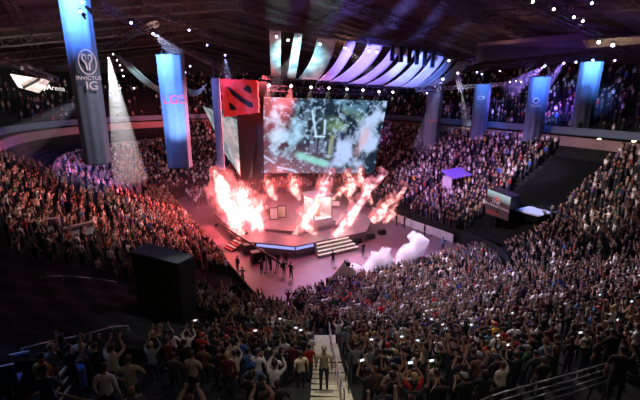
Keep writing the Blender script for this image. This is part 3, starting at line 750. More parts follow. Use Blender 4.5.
# central glass pedestal
t = thing('trophy_booth', 'glowing glass display pedestal at the middle of the stage', 'display booth', AB(43.2, 24.6, SHT + .35), (0, 0, ROT))
for k, (w_, h0, h1) in enumerate(((3.4, 0, .5), (2.9, .5, .9))): MB().box((0, 0, (h0 + h1) / 2), (w_, w_, h1 - h0)).build('base', M['white_panel'], t, bevel=.03)
for sx in (-1, 1):
    for sy in (-1, 1): MB().box((sx * 1.3, sy * 1.3, 2.3), (.14, .14, 2.8)).build('post', M['steel'], t)
    MB().box((sx * 1.3, 0, 2.3), (.03, 2.5, 2.6)).build('glass_panel', M['glass'], t); MB().box((0, sx * 1.3, 2.3), (2.5, .03, 2.6)).build('glass_panel', M['glass'], t)
MB().box((0, 0, 3.8), (3.1, 3.1, .25)).build('roof', M['white_panel'], t, bevel=.03)
lt = MB(); lt.tube((0, 0, .9), (0, 0, 1.9), .35, .2, 12); lt.ball((0, 0, 2.3), .45, 2, (1, .4, 1.2)); lt.build('trophy_shield', mat('bronze', (.6, .35, .12), .3, .9, var=.2), t)
# team desks with monitors at both ends of the stage
def desk(a, b, rz, label):
    t = thing('team_desk', label, 'desk', AB(a, b, SHT + .35), (0, 0, rz))
    MB().box((0, 0, .74), (4.6, .8, .06)).build('top', M['blackm'], t, bevel=.01); MB().box((0, -.38, .38), (4.6, .05, .7)).build('front_panel', M['white_panel'], t)
    for s in (-1, 1): MB().box((s * 2.2, 0, .36), (.06, .7, .7)).build('leg', M['blackm'], t)
    for k in range(5):
        m = MB().box((-1.8 + .9 * k, .05, 1.08), (.6, .05, .36)).build('monitor', M['blackm'], t, bevel=.01); MB().box((-1.8 + .9 * k, .085, 1.08), (.54, .02, .31)).build('screen', M['phone_screen'], m)
        MB().box((-1.8 + .9 * k, .05, .84), (.08, .06, .16)).build('stand', M['blackm'], m)
desk(47.5, 19.0, ROT + R(35), 'player desk with five monitors on the low side of the stage')
desk(50.0, 29.6, ROT - R(35), 'player desk with five monitors on the high side of the stage')
for i, (x, y) in enumerate(((274, 216), (282, 214))):
    p = G(x, y + 4, SHT + .3); t = thing('poster_frame', ['framed white portrait panel standing on the stage deck', 'framed golden portrait panel standing on the stage deck'][i], 'display panel', p, (0, 0, ROT - R(20)))
    MB().box((0, 0, .9), (1.2, .12, 1.7)).build('frame', M['blackm'], t, bevel=.02); MB().box((0, -.07, .9), (.95, .02, 1.45)).build('picture', [M['white_panel'], M['cream_panel']][i], t)
# stage monitors on the right front edge
for i, (x, y) in enumerate(((358, 243), (371, 238), (382, 234))):
    t = thing('stage_wedge', f'black wedge monitor at the foot of the stage, {names[i]} from the steps', 'stage monitor', G(x, y), (0, 0, ROT))
    MB().poly([(-.5, -.4, 0), (-.5, .4, 0), (-.5, .25, .6), (-.5, -.1, .6)], -1.0).build('cabinet', M['blackm'], t); MB().box((0, -.27, .32), (.8, .03, .45), Matrix.Rotation(R(-26), 3, 'X')).build('grille', M['black'], t)
# camera crane
b0 = G(271, 271); t = thing('camera_crane', 'long dark camera crane arm reaching over the floor toward the stage side', 'camera crane', b0)
tip = G(217, 222, 3.6) - b0; piv = Vector((0, 0, 1.6)); back = piv - (tip - piv).normalized() * 1.8
for s in (-1, 1): MB().box((s * .5, 0, .15), (.15, 1.6, .12)).build('dolly_rail', M['blackm'], t)
MB().tube((0, 0, .1), piv, .12).build('column', M['blackm'], t); MB().tube(back, tip, .13, .07).build('arm', M['blackm'], t)
MB().box(back, (.5, .5, .5)).build('counterweight', M['blackm'], t, bevel=.03); MB().box(tip - Vector((0, 0, .3)), (.4, .5, .35)).build('camera', M['blackm'], t, bevel=.03)
# camera pod in front of the crowd
p = G(344, 289, 0); t = thing('camera_pod', 'black camera platform with pale slanted flag at the crowd edge', 'camera platform', p, (0, 0, R(20)))
MB().box((0, 0, .5), (3.0, 1.8, 1.0)).build('platform', M['black'], t, bevel=.02); MB().poly([(-1.3, .5, 1.0), (0, .3, 2.6), (1.2, -.2, 1.7), (.5, -.3, 1.0)], .08).build('flag', M['cream_panel'], t)
MB().tube((.4, .2, 1), (.4, .2, 2.3), .05).build('tripod', M['blackm'], t); MB().box((.4, .3, 2.5), (.35, .8, .4)).build('camera', M['blackm'], t, bevel=.03)
bp_ = on_bowl(611, 408, 0)
place_person(Vector((*bp_.xy, bp_.z)), -.5, 'one', 0, 'short', SH['black'], HAIRC['black'], 'large person in black stretching one bare arm up beside the guard rail', h=1.12)
# floor crew
CREW = [((243, 284), 'white', 'clap', 'floor worker in white shirt at the floor corner beside the barrier wall', 0), ((238, 272), 'black', 'down', 'floor worker in black standing near the floor corner by the bleachers', 2.5), ((262, 275), 'charcoal', 'clap', 'crane operator in charcoal at the counterweight end of the crane', .8),
        ((268, 266), 'black', 'wide', 'crew member in black behind the camera crane base', .5), ((278, 268), 'black', 'down', 'crew member in black standing stage-side of the crane', 2.8), ((284, 276), 'brown', 'clap', 'crew member in brown kneeling-height beside the crane wheels', -.4), ((291, 279), 'black', 'wide', 'floor photographer in black walking past the crane', -.6),
        ((286, 266), 'maroon', 'down', 'crew member in maroon at the stage foot by the crane', 0), ((231, 238), 'white', 'walk', 'person in white beside the top of the striped steps', 1), ((247, 244), 'black', 'walk', 'crew member in black between striped steps and stage speaker', 1),
        ((333, 266), 'black', 'clap', 'photographer in black on the open floor before the stage steps', 0), ((363, 257), 'black', 'clap', 'photographer in black on the open floor beyond the steps', .5), ((396, 226), 'black', 'down', 'steward in black by the pale boards nearest the stage', -2), ((404, 228), 'maroon', 'fold', 'steward in maroon by the pale boards, second from the stage', -2.2),
        ((424, 237), 'black', 'down', 'steward in black beside the pale boards, farthest from the stage', -2), ((352, 282), 'grey', 'clap', 'camera operator in grey beside the camera platform', 0), ((442, 252), 'steel blue', 'down', 'steward in pale blue at the end of the pale boards', -1)]
for (px, cn, po, lab, f) in CREW:
    place_person(G(*px), f, po, 1, 'short', SH[cn], HAIRC['black'], lab, cat='person', h=1.05)
for i in range(10):
    sd = i // 5; k = i % 5; a0, b0_, rz = ((47.5, 19.0, ROT + R(35)), (50.0, 29.6, ROT - R(35)))[sd]
    v = Matrix.Rotation(rz, 3, 'Z') @ Vector((-1.8 + .9 * k, .95, 0)) + AB(a0, b0_, SHT + .35)
    place_person(v, rz + math.pi, 'clap', 1, 'short', SH['navy' if sd else 'white'], HAIRC['black'], f"player in {'navy' if sd else 'white'} jersey behind the {'high' if sd else 'low'}-side desk, {names[k]} along it", cat='person')
# ------------------------------------------------------------------ the big screens
def vnoise(x, y, seed):
    r = np.random.default_rng(seed).random((64, 64)); xi = np.floor(x).astype(int); yi = np.floor(y).astype(int); fx = x - xi; fy = y - yi
    fx = fx * fx * (3 - 2 * fx); fy = fy * fy * (3 - 2 * fy); g = lambda i, j: r[i % 64, j % 64]
    return (g(xi, yi) * (1 - fx) + g(xi + 1, yi) * fx) * (1 - fy) + (g(xi, yi + 1) * (1 - fx) + g(xi + 1, yi + 1) * fx) * fy
def fbm(x, y, seed, o=4): return sum(vnoise(x * 2 ** k, y * 2 ** k, seed + k) / 2 ** (k + 1) for k in range(o))
def picture_screen(name, corners, nu, nv, paint, par, es):
    TL, TR, BR, BL = corners; U, V = np.meshgrid(np.linspace(0, 1, nu + 1), np.linspace(0, 1, nv + 1), indexing='ij')
    col = np.clip(paint(U, V), 0, 1.2)
    vs = []
    for i in range(nu + 1):
        for j in range(nv + 1):
            u, v = i / nu, j / nv; vs.append((TL * (1 - u) + TR * u) * (1 - v) + (BL * (1 - u) + BR * u) * v)
    fs = [(i * (nv + 1) + j, (i + 1) * (nv + 1) + j, (i + 1) * (nv + 1) + j + 1, i * (nv + 1) + j + 1) for i in range(nu) for j in range(nv)]
    m = bpy.data.materials.new(name + '_picture'); m.use_nodes = True; nt = m.node_tree; b = nt.nodes['Principled BSDF']; b.inputs['Base Color'].default_value = (.02, .02, .02, 1)
    at = nt.nodes.new('ShaderNodeAttribute'); at.attribute_name = 'Col'; nt.links.new(at.outputs['Color'], b.inputs['Emission Color']); b.inputs['Emission Strength'].default_value = es
    o = mesh_obj('display', vs, fs, m, par)
    ca = o.data.color_attributes.new('Col', 'FLOAT_COLOR', 'POINT'); c4 = np.ones((len(vs), 4), np.float32); c4[:, :3] = col.reshape(-1, 3); ca.data.foreach_set('color', c4.ravel())
    return o
def blob(U, V, x, y, rx, ry, ang=0, pw=1.0):
    c, s = math.cos(ang), math.sin(ang); dx, dy = (U - x), (V - y) * .6
    return np.exp(-(((dx * c + dy * s) / rx) ** 2 + ((-dx * s + dy * c) / (ry * .6)) ** 2) ** pw)
def seg(U, V, x0, y0, x1, y1, w):
    dx, dy = x1 - x0, (y1 - y0) * .6; L = dx * dx + dy * dy; t = np.clip(((U - x0) * dx + (V - y0) * .6 * dy) / L, 0, 1)
    return np.exp(-(((U - x0 - t * dx) ** 2 + ((V - y0) * .6 - t * dy) ** 2) / w ** 2))
def paint_main(U, V):
    n1 = fbm(U * 14, V * 8, 3); n2 = fbm(U * 40, V * 26, 9, 3); n3 = fbm(U * 7, V * 5, 21)
    col = np.zeros(U.shape + (3,)); base = np.array((.004, .02, .03)); col[:] = base
    col += (n2[..., None] > .56) * np.array((.03, .09, .12)) * n1[..., None] * 2.2
    def mixc(mask, c):
        nonlocal col; m = np.clip(mask, 0, 1)[..., None]; col = col * (1 - m) + np.array(c) * m
    mixc(.75 * blob(U, V, .58, .08, .28, .10) * (n1 > .45), (.14, .32, .42))
    mixc(blob(U, V, .6, .30, .10, .16) * (n1 * 3 - .9), (.28, .40, .16)); mixc(.8 * blob(U, V, .74, .3, .08, .13) * (n1 * 3 - .9), (.35, .5, .35))
    for k in range(26): x = .34 + .38 * ((k * 7) % 26) / 26; mixc(.7 * seg(U, V, x, .5 + .1 * math.sin(k), x + .005, .72, .006), ((.3, .3, .4) if k % 3 else (.02, .03, .06)))
    mixc(.7 * seg(U, V, .55, .5, .54, .78, .015), (.5, .5, .2))
    mixc(1.4 * blob(U, V, .20, .97, .33, .27, -.1, 2), (.13, .075, .10)); 
    floor = np.clip((V - (.76 + U * .22)) * 18, 0, 1) * (U < .8); mixc(floor, (.13, .07, .10))
    wob = (n3 - .5) * .12
    for (x, y, rx, ry, a) in ((.08, .15, .035, .12, 1), (.09, .35, .06, .12, .9), (.12, .52, .08, .14, 1), (.14, .68, .07, .10, 1.1), (.22, .48, .07, .12, .9), (.25, .3, .06, .12, .9), (.28, .15, .05, .10, .8), (.31, .05, .03, .08, .7), (.19, .62, .09, .1, .9)):
        mixc(a * np.clip(blob(U + wob, V + wob, x, y, rx, ry, 0, 1.3) * (n1 * 3.8 - 1.15) + .25 * (n2 - .5) * a, 0, 1), (.55, .78, .88))
    for (x, y, rx, ry) in ((.31, .77, .06, .05), (.40, .82, .07, .05), (.49, .86, .07, .05)): mixc(blob(U, V, x, y, rx, ry, .3, 2), (.30, .68, .52))
    for (x, y, rx, ry, a) in ((.63, .62, .06, .20, 1), (.70, .72, .08, .16, 1), (.74, .5, .06, .16, .8), (.66, .85, .10, .08, 1), (.80, .42, .08, .14, 1), (.86, .30, .06, .14, 1), (.92, .2, .05, .12, 1), (.88, .55, .10, .16, 1), (.97, .12, .03, .14, 1), (.84, .75, .08, .2, .9)):
        mixc(a * np.clip(blob(U + wob, V + wob, x, y, rx, ry, 0, 1.4) * (n1 * 3.6 - .9) + .3 * (n2 - .5) * a, 0, 1), (.60, .66, .84))
    for (x, y) in ((.83, .55), (.80, .68), (.85, .45)): mixc(.8 * blob(U, V, x, y, .035, .09) * n1 * 2, (.9, .5, .52))
    for s_ in ((.36, .16, .41, .5), (.47, .28, .48, .46), (.41, .5, .48, .5)): mixc(seg(U, V, *s_, .008), (.7, .85, .9))
    for s_ in ((0, .76, .09, .86), (.12, .92, .24, .96), (.24, .96, .3, 1.02)): mixc(seg(U, V, *s_, .008), (.6, .65, .8))
    for (x, y) in ((.64, .52), (.75, .50), (.86, .80)): mixc(.8 * blob(U, V, x, y, .012, .05), (.03, .05, .12))
    return col * np.array((.82, 1.0, 1.18))
TRm, BRm = W(387.5, 101, 66.4), W(373.5, 173, 65.2); TLm, BLm = W(264, 97, 56), W(262, 173, 55.3)
sc = thing('hanging_screen', 'huge hanging screen with tilted edge showing pale smoke and a green arena', 'screen')
picture_screen('main', (TLm, TRm, BRm, BLm), 280, 160, paint_main, sc, 1.0)
n = (TRm - TLm).cross(BLm - TLm).normalized(); n = n if n.y > 0 else -n
mesh_obj('housing', [p + n * e for e in (.04, .8) for p in (TLm, TRm, BRm, BLm)], [(0, 1, 2, 3), (4, 5, 6, 7), (0, 1, 5, 4), (1, 2, 6, 5), (2, 3, 7, 6), (3, 0, 4, 7)], M['blackm'], sc)
sc['category'] = 'screen'
def paint_side(U, V):
    n1 = fbm(U * 8, V * 9, 5); n2 = fbm(U * 22, V * 26, 8); col = np.zeros(U.shape + (3,)); col[:] = (.20, .30, .32)
    k = np.clip((n1 - .4) * 4, 0, 1)[..., None]; col = col * (1 - k) + np.array((.75, .72, .76)) * k
    k = np.clip((n2 - .55) * 5, 0, .8)[..., None]; col = col * (1 - k) + np.array((.08, .12, .15)) * k
    k = (.7 * blob(U, V, .7, .4, .3, .3))[..., None]; col = col * (1 - k) + np.array((.7, .5, .52)) * k; return col
ls_ = thing('hanging_screen', 'second big hanging screen seen almost edge-on behind the thin banner', 'screen')
cs = [W(203, 106, 84), W(237, 120, 57.5), W(240.5, 176, 57), W(224, 152, 74)]
picture_screen('side', cs, 60, 60, paint_side, ls_, .8)
n = (cs[1] - cs[0]).cross(cs[3] - cs[0]).normalized(); n = -n if n.dot(EYE - cs[0]) > 0 else n
mesh_obj('housing', [p + n * e for e in (1.0, 1.6) for p in cs], [(0, 1, 2, 3), (4, 5, 6, 7), (0, 1, 5, 4), (1, 2, 6, 5), (2, 3, 7, 6), (3, 0, 4, 7)], M['blackm'], ls_)
# shaft between the screens and the red emblem sign on top
sh = thing('screen_tower', 'dark reddish cloth tower between the two hanging screens', 'tower')
TP = [W(237, 112, 56.2), W(263.5, 112, 55.3), W(262, 112, 60), W(244, 112, 61)]; zt_ = 15.9
BPz = [W(241, 178, 56.2), W(264, 178, 55.3), W(262, 178, 60), W(246, 178, 61)]; zb_ = W(250, 179, 56).z
vs = [Vector((p.x, p.y, zt_)) for p in TP] + [Vector((p.x, p.y, zb_)) for p in BPz]
mesh_obj('cloth_side', vs, [(0, 1, 5, 4), (1, 2, 6, 5), (2, 3, 7, 6), (3, 0, 4, 7), (0, 1, 2, 3), (4, 5, 6, 7)], M['shaft'], sh)
mesh_obj('ladder', [W(255, 140, 55.2), W(257, 140, 55.2), W(252, 178, 55.2), W(249, 178, 55.2)], [(0, 1, 3, 2)], M['blackm'], sh)
sg = thing('emblem_sign', 'red square sign with a black slashed emblem hung above the tower', 'sign')
S = [W(221.5, 79, 54.8), W(258, 80.5, 54), W(259.5, 112.5, 53.6), W(224.5, 117, 54.4)]
n = (S[1] - S[0]).cross(S[3] - S[0]).normalized(); n = -n if n.dot(EYE - S[0]) < 0 else n
def sgp(u, v, e=0): return (S[0] * (1 - u) + S[1] * u) * (1 - v) + (S[3] * (1 - u) + S[2] * u) * v + n * e
def rough_outline():
    out = []
    for i in range(40):
        t = i / 40 * 4; k = int(t); f = t - k; j = .012 * math.sin(i * 2.7) + .008 * math.sin(i * 5.1)
        out.append([(f, j), (1 - j, f), (1 - f, 1 - j), (j, 1 - f)][k])
    return out
def plate(uv, e0, e1, name, m, par):
    n_ = len(uv); vs = [sgp(u, v, e0) for u, v in uv] + [sgp(u, v, e1) for u, v in uv]
    return mesh_obj(name, vs, [tuple(range(n_, 2 * n_)), tuple(range(n_))] + [(i, (i + 1) % n_, n_ + (i + 1) % n_, n_ + i) for i in range(n_)], m, par)
plate(rough_outline(), 0, .3, 'red_face', M['sign_red'], sg)
plate([(.15, .20), (.24, .22), (.60, .53), (.85, .70), (.84, .83), (.72, .80), (.50, .62), (.28, .42)], .3, .34, 'slash_mark', M['sign_black'], sg)
plate([(.60, .28), (.70, .15), (.80, .19), (.84, .33), (.82, .42), (.72, .36)], .3, .34, 'corner_mark', M['sign_black'], sg)
plate([(.17, .62), (.26, .66), (.40, .82), (.33, .86), (.20, .83)], .3, .34, 'corner_mark', M['sign_black'], sg)
MB().box(sum(TP, Vector()) / 4 * 0 + Vector((*((TP[0] + TP[2]) / 2).xy, 17.6)), (5.2, 4.2, 3.8), Matrix.Rotation(R(5), 3, 'Z')).build('box_frame', M['black'], sh)
# truss and lamps over the main screen
tr0, tr1 = W(262, 88, 57), W(392, 94, 67.5)
truss(tr0, tr1, 'black lighting truss along the top of the main screen', .7, .05, 1.2)
# ------------------------------------------------------------------ moving head lamps
def lamp_proto(lm):
    t = thing('spotlight', 'x', 'spotlight'); MB().box((0, 0, .42), (.34, .3, .12)).build('base', M['blackm'], t, bevel=.02)
    for s in (-1, 1): MB().box((s * .24, 0, .12), (.05, .12, .5)).build('yoke_arm', M['blackm'], t, bevel=.01)
    h = MB().tube((0, .22, .0), (0, -.26, 0), .15, .20, 14).build('head', M['blackm'], t, smooth=False)
    MB().tube((0, -.27, 0), (0, -.30, 0), .185, .185, 16).ball((0, -.28, 0), .18, 2, (1, .5, 1)) if False else None
    q = MB(); q.tube((0, -.26, 0), (0, -.30, 0), .19, .17, 16); q.build('lens', lm, h); return t
LP = {'w': lamp_proto(M['white_lamp']), 'b': lamp_proto(M['blue_lamp'])}
used = set(); NL = 0
def lamp(pos, aim, kind, label, group, scale=1.0):
    global NL
    o = LP[kind] if kind not in used else copy_tree(LP[kind]); used.add(kind); NL += 1
    d = (Vector(aim) - Vector(pos)).normalized(); o.location = pos
    o.rotation_euler = (math.asin(-max(-1, min(1, -d.z))) if False else math.asin(d.z) * -1, 0, math.atan2(d.x, -d.y)); o.scale = (scale,) * 3
    tag(o, label, 'spotlight', group); return o
def lamp_row(pts, Y, kind, what, scale=1.0, aim=None):
    scale *= .8
    for i, (x, y) in enumerate(pts):
        p = W(x, y, Y if not isinstance(Y, tuple) else Y[0] + (Y[1] - Y[0]) * i / max(1, len(pts) - 1))
        lamp(p, aim or (EYE + Vector((0, 8, -6))), kind, f'{what}, {names[i]} from its left end' if len(pts) > 1 else what, what + 's' if False else what, scale)
lamp_row([(269, 85), (291, 86), (311, 87), (329, 88), (347, 89), (363, 90), (379, 91.5), (393, 92)], (55.5, 66.5), 'w', 'white spotlight in the row above the main screen', 1.0)
lamp_row([(288, 40), (276.5, 36.5), (299, 39), (320, 44)], 50.5, 'w', 'white spotlight under the mottled light-painted drapes', .9)
lamp_row([(346, 48), (369, 51), (377, 52), (443, 79), (458, 73), (449, 60.5)], 53, 'w', 'white spotlight under the violet drapes', .8)
lamp_row([(131, 22.5), (153, 33.5), (189, 30)], (42, 50), 'b', 'violet-white spotlight on the roof rig over the low-side stand', .8)
lamp_row([(207, 45), (225, 55), (190, 66), (185, 72)], 56, 'b', 'small violet spotlight behind the second banner', .75)
lamp_row([(113, 54), (117, 60), (120, 65), (122, 70), (123.5, 76), (120, 88), (134, 88)], 50, 'w', 'small white lamp in the slanting string beside the striped drape', .5)
lamp_row([(533, 1.5), (554, 9), (574, 17), (592, 3), (583, 21)], (46, 50), 'w', 'white spotlight on the high roof catwalk', .9)
lamp_row([(545, 66), (564, 63), (593, 60), (576, 62), (615, 60.5)], 58, 'b', 'violet-white spotlight above the farther banners', .85)
lamp_row([(510, 82), (516, 81), (521, 82), (500, 71)], 74, 'w', 'small white lamp in the cluster past the dark drapes', .6)
lamp_row([(482, 74), (477, 72), (435, 86), (427, 93)], 66, 'b', 'violet-white spotlight above the banner nearest the drapes', .8)
lamp_row([(82, 2), (80, 11)], 34, 'w', 'white spotlight at the top of the biggest banner', .6)
lamp_row([(599, 42), (613, 45)], 52, 'w', 'bright white floodlight on the pale roof beam', 1.2)
# ------------------------------------------------------------------ striped drapes
DR = [(269, 281, 29, 271, 280.5, 76.5, 0), (294, 302.5, 33, 286, 295, 78.5, 0), (317, 336, 37, 296, 317, 79.5, 0), (345, 356, 40, 317, 329, 80.5, 1), (367, 383, 44, 328, 347, 81.5, 1), (391, 401, 47.5, 348, 364, 83.5, 1),
      (407, 416, 49.5, 365, 381, 84.5, 1), (421, 430, 52, 383, 400, 86, 1), (433, 445, 55, 400, 413, 87, 1), (447, 455, 58, 413, 424, 87, 2), (458, 470, 61, 424, 440, 86, 2)]
dl = ['mottled light-painted white drape', 'violet-lit white drape', 'dim teal drape']
for i, (x0, x1, y0, X0, X1, y1, kd) in enumerate(DR):
    Yt = 50 + .9 * i; Yb = 60 + .45 * i
    tp = [W(x0, y0, Yt), W(x1, y0 + (x1 - x0) * .08, Yt + .8)]; bt = [W(X0, y1, Yb), W(X1, y1 + .6, Yb + .5)]
    vs = []; fs = []; N = 24; K = 6
    for j in range(N + 1):
        v = j / N
        for k in range(K + 1):
            u = k / K; a_ = tp[0].lerp(tp[1], u); b_ = bt[0].lerp(bt[1], u)
            h_ = v ** 1.0; p = Vector((a_.x + (b_.x - a_.x) * (v ** (1.5 if i > 1 else 1.0)), a_.y + (b_.y - a_.y) * h_, a_.z + (b_.z - a_.z) * (1 - (1 - v) ** (1.25))))
            p += Vector((0, .10 * math.sin(u * 9 + i), 0)); vs.append(p)
    for j in range(N):
        for k in range(K): q = j * (K + 1) + k; fs.append((q, q + 1, q + K + 2, q + K + 1))
    o = mesh_obj('ceiling_drape', vs, fs, [M['drape_light_mottle'], M['drape'], M['drape_teal']][kd], smooth=True)
    md = o.modifiers.new('cloth', 'SOLIDIFY'); md.thickness = .02
    tag(o, f'{dl[kd]} swooping down from the curved truss, {names[i]} counted from the sign', 'drape', 'swooping drapes over the stage')
tt = [W(x, y, 50 + .9 * i - .4) for i, (x, y) in enumerate(((266, 26), (290, 29), (316, 32.5), (341, 36), (365, 40), (388, 43.5), (406, 46), (421, 49), (437, 52.5), (454, 56), (473, 60)))]
for i in range(10): truss(tt[i], tt[i + 1], f'curved lighting truss holding the drapes, {names[i]} segment from the sign', .55, .045, .9, 'truss')
for i in range(0, 10):
    a_, b_ = tt[i], tt[i + 1]
    for k in (0, 1):
        p = a_.lerp(b_, .25 + .5 * k) - Vector((0, .1, .1))
        if i in (6, 7, 5) : 
            o = MB().box(p - Vector((0, 0, 1.0)), (.5, .5, 1.9)).build('line_array_speaker', M['blackm'], bevel=.04); tag(o, f'black hanging speaker under the curved truss, {names[(i - 5) * 2 + k]} of its cluster', 'speaker', 'hanging speakers')
            for z in range(4): MB().box(p - Vector((0, .26, .3 + .45 * z)), (.44, .03, .36)).build('grille', M['black'], o)
bb = [W(262, 77.5, 59.6), W(300, 80.3, 60.7), W(345, 82.8, 62.2), W(385, 87.2, 63.5), W(440, 87, 65.5)]
for i in range(4): truss(bb[i], bb[i + 1], f'black lower truss catching the drape ends, {names[i]} stretch from the sign', .35, .04, .8)
# drapes at the low side
for i, (pts) in enumerate((((112, 52, 44), (121, 57, 44), (166, 90, 60), (160, 93, 60)), ((121, 56, 45), (130, 62, 45), (172, 92, 61), (166, 91, 60)), ((186, 87, 60), (190, 96, 60), (206, 85, 54), (207, 83.5, 54)))):
    P_ = [W(*p) for p in pts]; vs = []; N = 16
    for j in range(N + 1):
        v = j / N
        for k in range(5):
            u = k / 4; p = (P_[0].lerp(P_[3], v)).lerp(P_[1].lerp(P_[2], v), u) - Vector((0, 0, .6 * math.sin(v * math.pi))); vs.append(p)
    fs = [(j * 5 + k, j * 5 + k + 1, j * 5 + k + 6, j * 5 + k + 5) for j in range(N) for k in range(4)]
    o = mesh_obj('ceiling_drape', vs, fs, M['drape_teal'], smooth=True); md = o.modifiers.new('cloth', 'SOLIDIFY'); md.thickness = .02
    tag(o, ['long dim teal drape slanting down behind the second banner, upper one', 'long dim teal drape slanting down behind the second banner, lower one', 'short pale teal drape between second banner and thin banner'][i], 'drape', 'drapes on the low side')
# white light string truss, roof rig trusses
truss(W(107, 45, 46), W(160, 22, 60), 'dark rig truss over the low-side stand crossing toward the drapes', .6, .045, 1.1)
truss(W(100, 5, 40), W(235, 75, 70), 'long dark lighting truss slanting down toward the red sign', .6, .05, 1.1)
truss(W(150, 10, 45), W(270, 60, 75), 'second long dark lighting truss slanting down beside the first', .6, .05, 1.1)
truss(W(478, 68, 66), W(640, 52, 60), 'dark lighting truss above the banners on the high side', .6, .05, 1.1)
truss(W(520, -6, 45), W(600, 32, 52), 'roof catwalk truss carrying the high white spotlights', .8, .05, 1.2)
truss(W(0, 58, 40), W(56, 80, 46), 'small rig truss across the cream sponsor panel', .5, .04, 1.0)
truss(W(417, 90, 66), W(505, 84, 72), 'pale lit lighting truss past the end of the drapes', .5, .05, 1.0, 'truss_pale')
truss(W(457, 74, 66), W(461, 92, 67), 'short upright pale truss past the end of the drapes', .5, .05, .8, 'truss_pale')
# curved white truss pieces seen at the end of the drapes and on the upper deck
for i, (x0, y0, x1, y1, Y) in enumerate(((466, 63, 477, 60, 64), (552, 88, 560, 82, 76), (560, 86, 570, 80, 76), (568, 84, 580, 74, 76), (578, 80, 588, 70, 76))):
    truss(W(x0, y0, Y), W(x1, y1, Y), f'bright white banner frame glinting before the upper deck, {names[i]} from the drapes', .8, .09, .8, 'truss_pale', 'metal_frame', 'frame')
# ------------------------------------------------------------------ hanging banners
def banner(px, pt, pxb, pb, Y, wid, label, hue=None):
    top, bot = W(px, pt, Y), W(pxb, pb, Y); c = (top + bot) / 2; t = thing('hanging_banner', label, 'banner', (c.x, c.y, bot.z)); H = top.z - bot.z
    vs = []; N = 48; K = 18
    for j in range(K + 1):
        z = H * j / K; g = .92 + .10 * (j / K)
        for k in range(N):
            a_ = 2 * math.pi * k / N; r = wid / 2 * g * (1 + .06 * math.sin(a_ * 9) * (1 - .6 * j / K)); vs.append((r * math.cos(a_), r * .75 * math.sin(a_), z))
    fs = [(j * N + k, j * N + (k + 1) % N, (j + 1) * N + (k + 1) % N, (j + 1) * N + k) for j in range(K) for k in range(N)]
    mesh_obj('cloth', vs, fs, hue or M['banner'], t, smooth=True)
    for z in (0, H):
        mb = MB()
        for k in range(24):
            a_, b_ = 2 * math.pi * k / 24, 2 * math.pi * (k + 1) / 24; r = wid / 2 * (1.0 if z else .90)
            mb.tube((r * math.cos(a_), r * .75 * math.sin(a_), z), (r * math.cos(b_), r * .75 * math.sin(b_), z), .05, n=6)
        mb.build('hoop', M['blackm'], t)
    for k in range(3):
        a_ = 2 * math.pi * k / 3; MB().tube((wid * .45 * math.cos(a_), wid * .33 * math.sin(a_), H), (0, 0, H + 3), .02, n=5).build('cable', M['blackm'], t)
    return t, H
def lamp_light(kind, loc_, aim, col, power, size=1.0, spot=None, blend=.4):
    l = bpy.data.lights.new(kind.lower() + '_light', kind); l.color = col; l.energy = power
    if kind == 'SPOT': l.spot_size = R(spot); l.spot_blend = blend; l.shadow_soft_size = size
    elif kind == 'AREA': l.size = size
    else: l.shadow_soft_size = size
    o = bpy.data.objects.new(l.name, l); C.objects.link(o); o.location = loc_
    if aim is not None: o.rotation_euler = (Vector(aim) - Vector(loc_)).to_track_quat('-Z', 'Y').to_euler()
    return o
def cyl_text(t, body, size, x, z, wid, m, Y0=0):
    """lettering on the cloth front, seen from the camera"""
    fr = (EYE - t.location); ang = math.atan2(fr.y, fr.x); 
    pos = t.location + Vector((math.cos(ang) * (wid / 2 + .08), math.sin(ang) * (wid / 2 * .8 + .08), z)); xd = Vector((-math.sin(ang), math.cos(ang), 0))
    if xd.x < 0: xd = -xd
    o = text(body, size, frame_m(pos + xd * x, xd, (0, 0, 1)), m, parent=None, ext=.01); mw = o.matrix_world.copy(); o.parent = t; o.matrix_parent_inverse = Matrix.Translation(-t.location); o.matrix_world = mw; return o, pos, xd
t1, H1 = banner(73, -14, 98, 163, 35, 2.35, 'biggest hanging banner tube, blue-lit on top with an oval horned emblem')
# emblem: oval ring with curved horns
def ring_mesh(t, pos, xd, rx, rz, th, name, m):
    mb = MB(); n_ = 28; inv = -t.location
    P_ = [pos + xd * (rx * math.cos(2 * math.pi * k / n_)) + Vector((0, 0, rz * math.sin(2 * math.pi * k / n_))) + inv for k in range(n_)]
    for k in range(n_): mb.tube(P_[k], P_[(k + 1) % n_], th, n=6)
    return mb.build(name, m, t)
fr = EYE - t1.location; ang = math.atan2(fr.y, fr.x); xd = Vector((-math.sin(ang), math.cos(ang), 0)); xd = -xd if xd.x < 0 else xd
zc = W(86, 62, 33.8).z; pos = t1.location + Vector((math.cos(ang) * 1.33, math.sin(ang) * 1.06, zc - t1.location.z)) + xd * .15
ring_mesh(t1, pos, xd, .62, .95, .05, 'emblem_ring', M['white_print'])
mb = MB(); inv = -t1.location
for s in (-1, 1):
    pts_ = [pos + xd * s * q[0] + Vector((0, 0, q[1])) + inv for q in ((.08, -.6), (.12, -.1), (.35, .25), (.30, .6), (.08, .5), (.10, .2))]
    for k in range(5): mb.tube(pts_[k], pts_[k + 1], .07 if k < 4 else .03, n=6)
mb.build('emblem_horns', M['white_print'], t1)
cyl_text(t1, 'INVICTUS', .42, .1, W(80, 78, 33.8).z - t1.location.z, 2.6, M['white_print'])
cyl_text(t1, 'IG', .95, .25, W(86, 86, 33.8).z - t1.location.z, 2.6, M['white_print'])
t2, H2 = banner(168, 55, 182, 167, 46, 2.9, 'second hanging banner tube, bright blue-white with red letters')
cyl_text(t2, 'LGD', 1.3, 0, W(174, 100, 45).z - t2.location.z, 3.2, M['red_print'])
t3, H3 = banner(215, 78, 221.5, 170, 51, 1.05, 'thin dark violet hanging banner tube before the side screen')
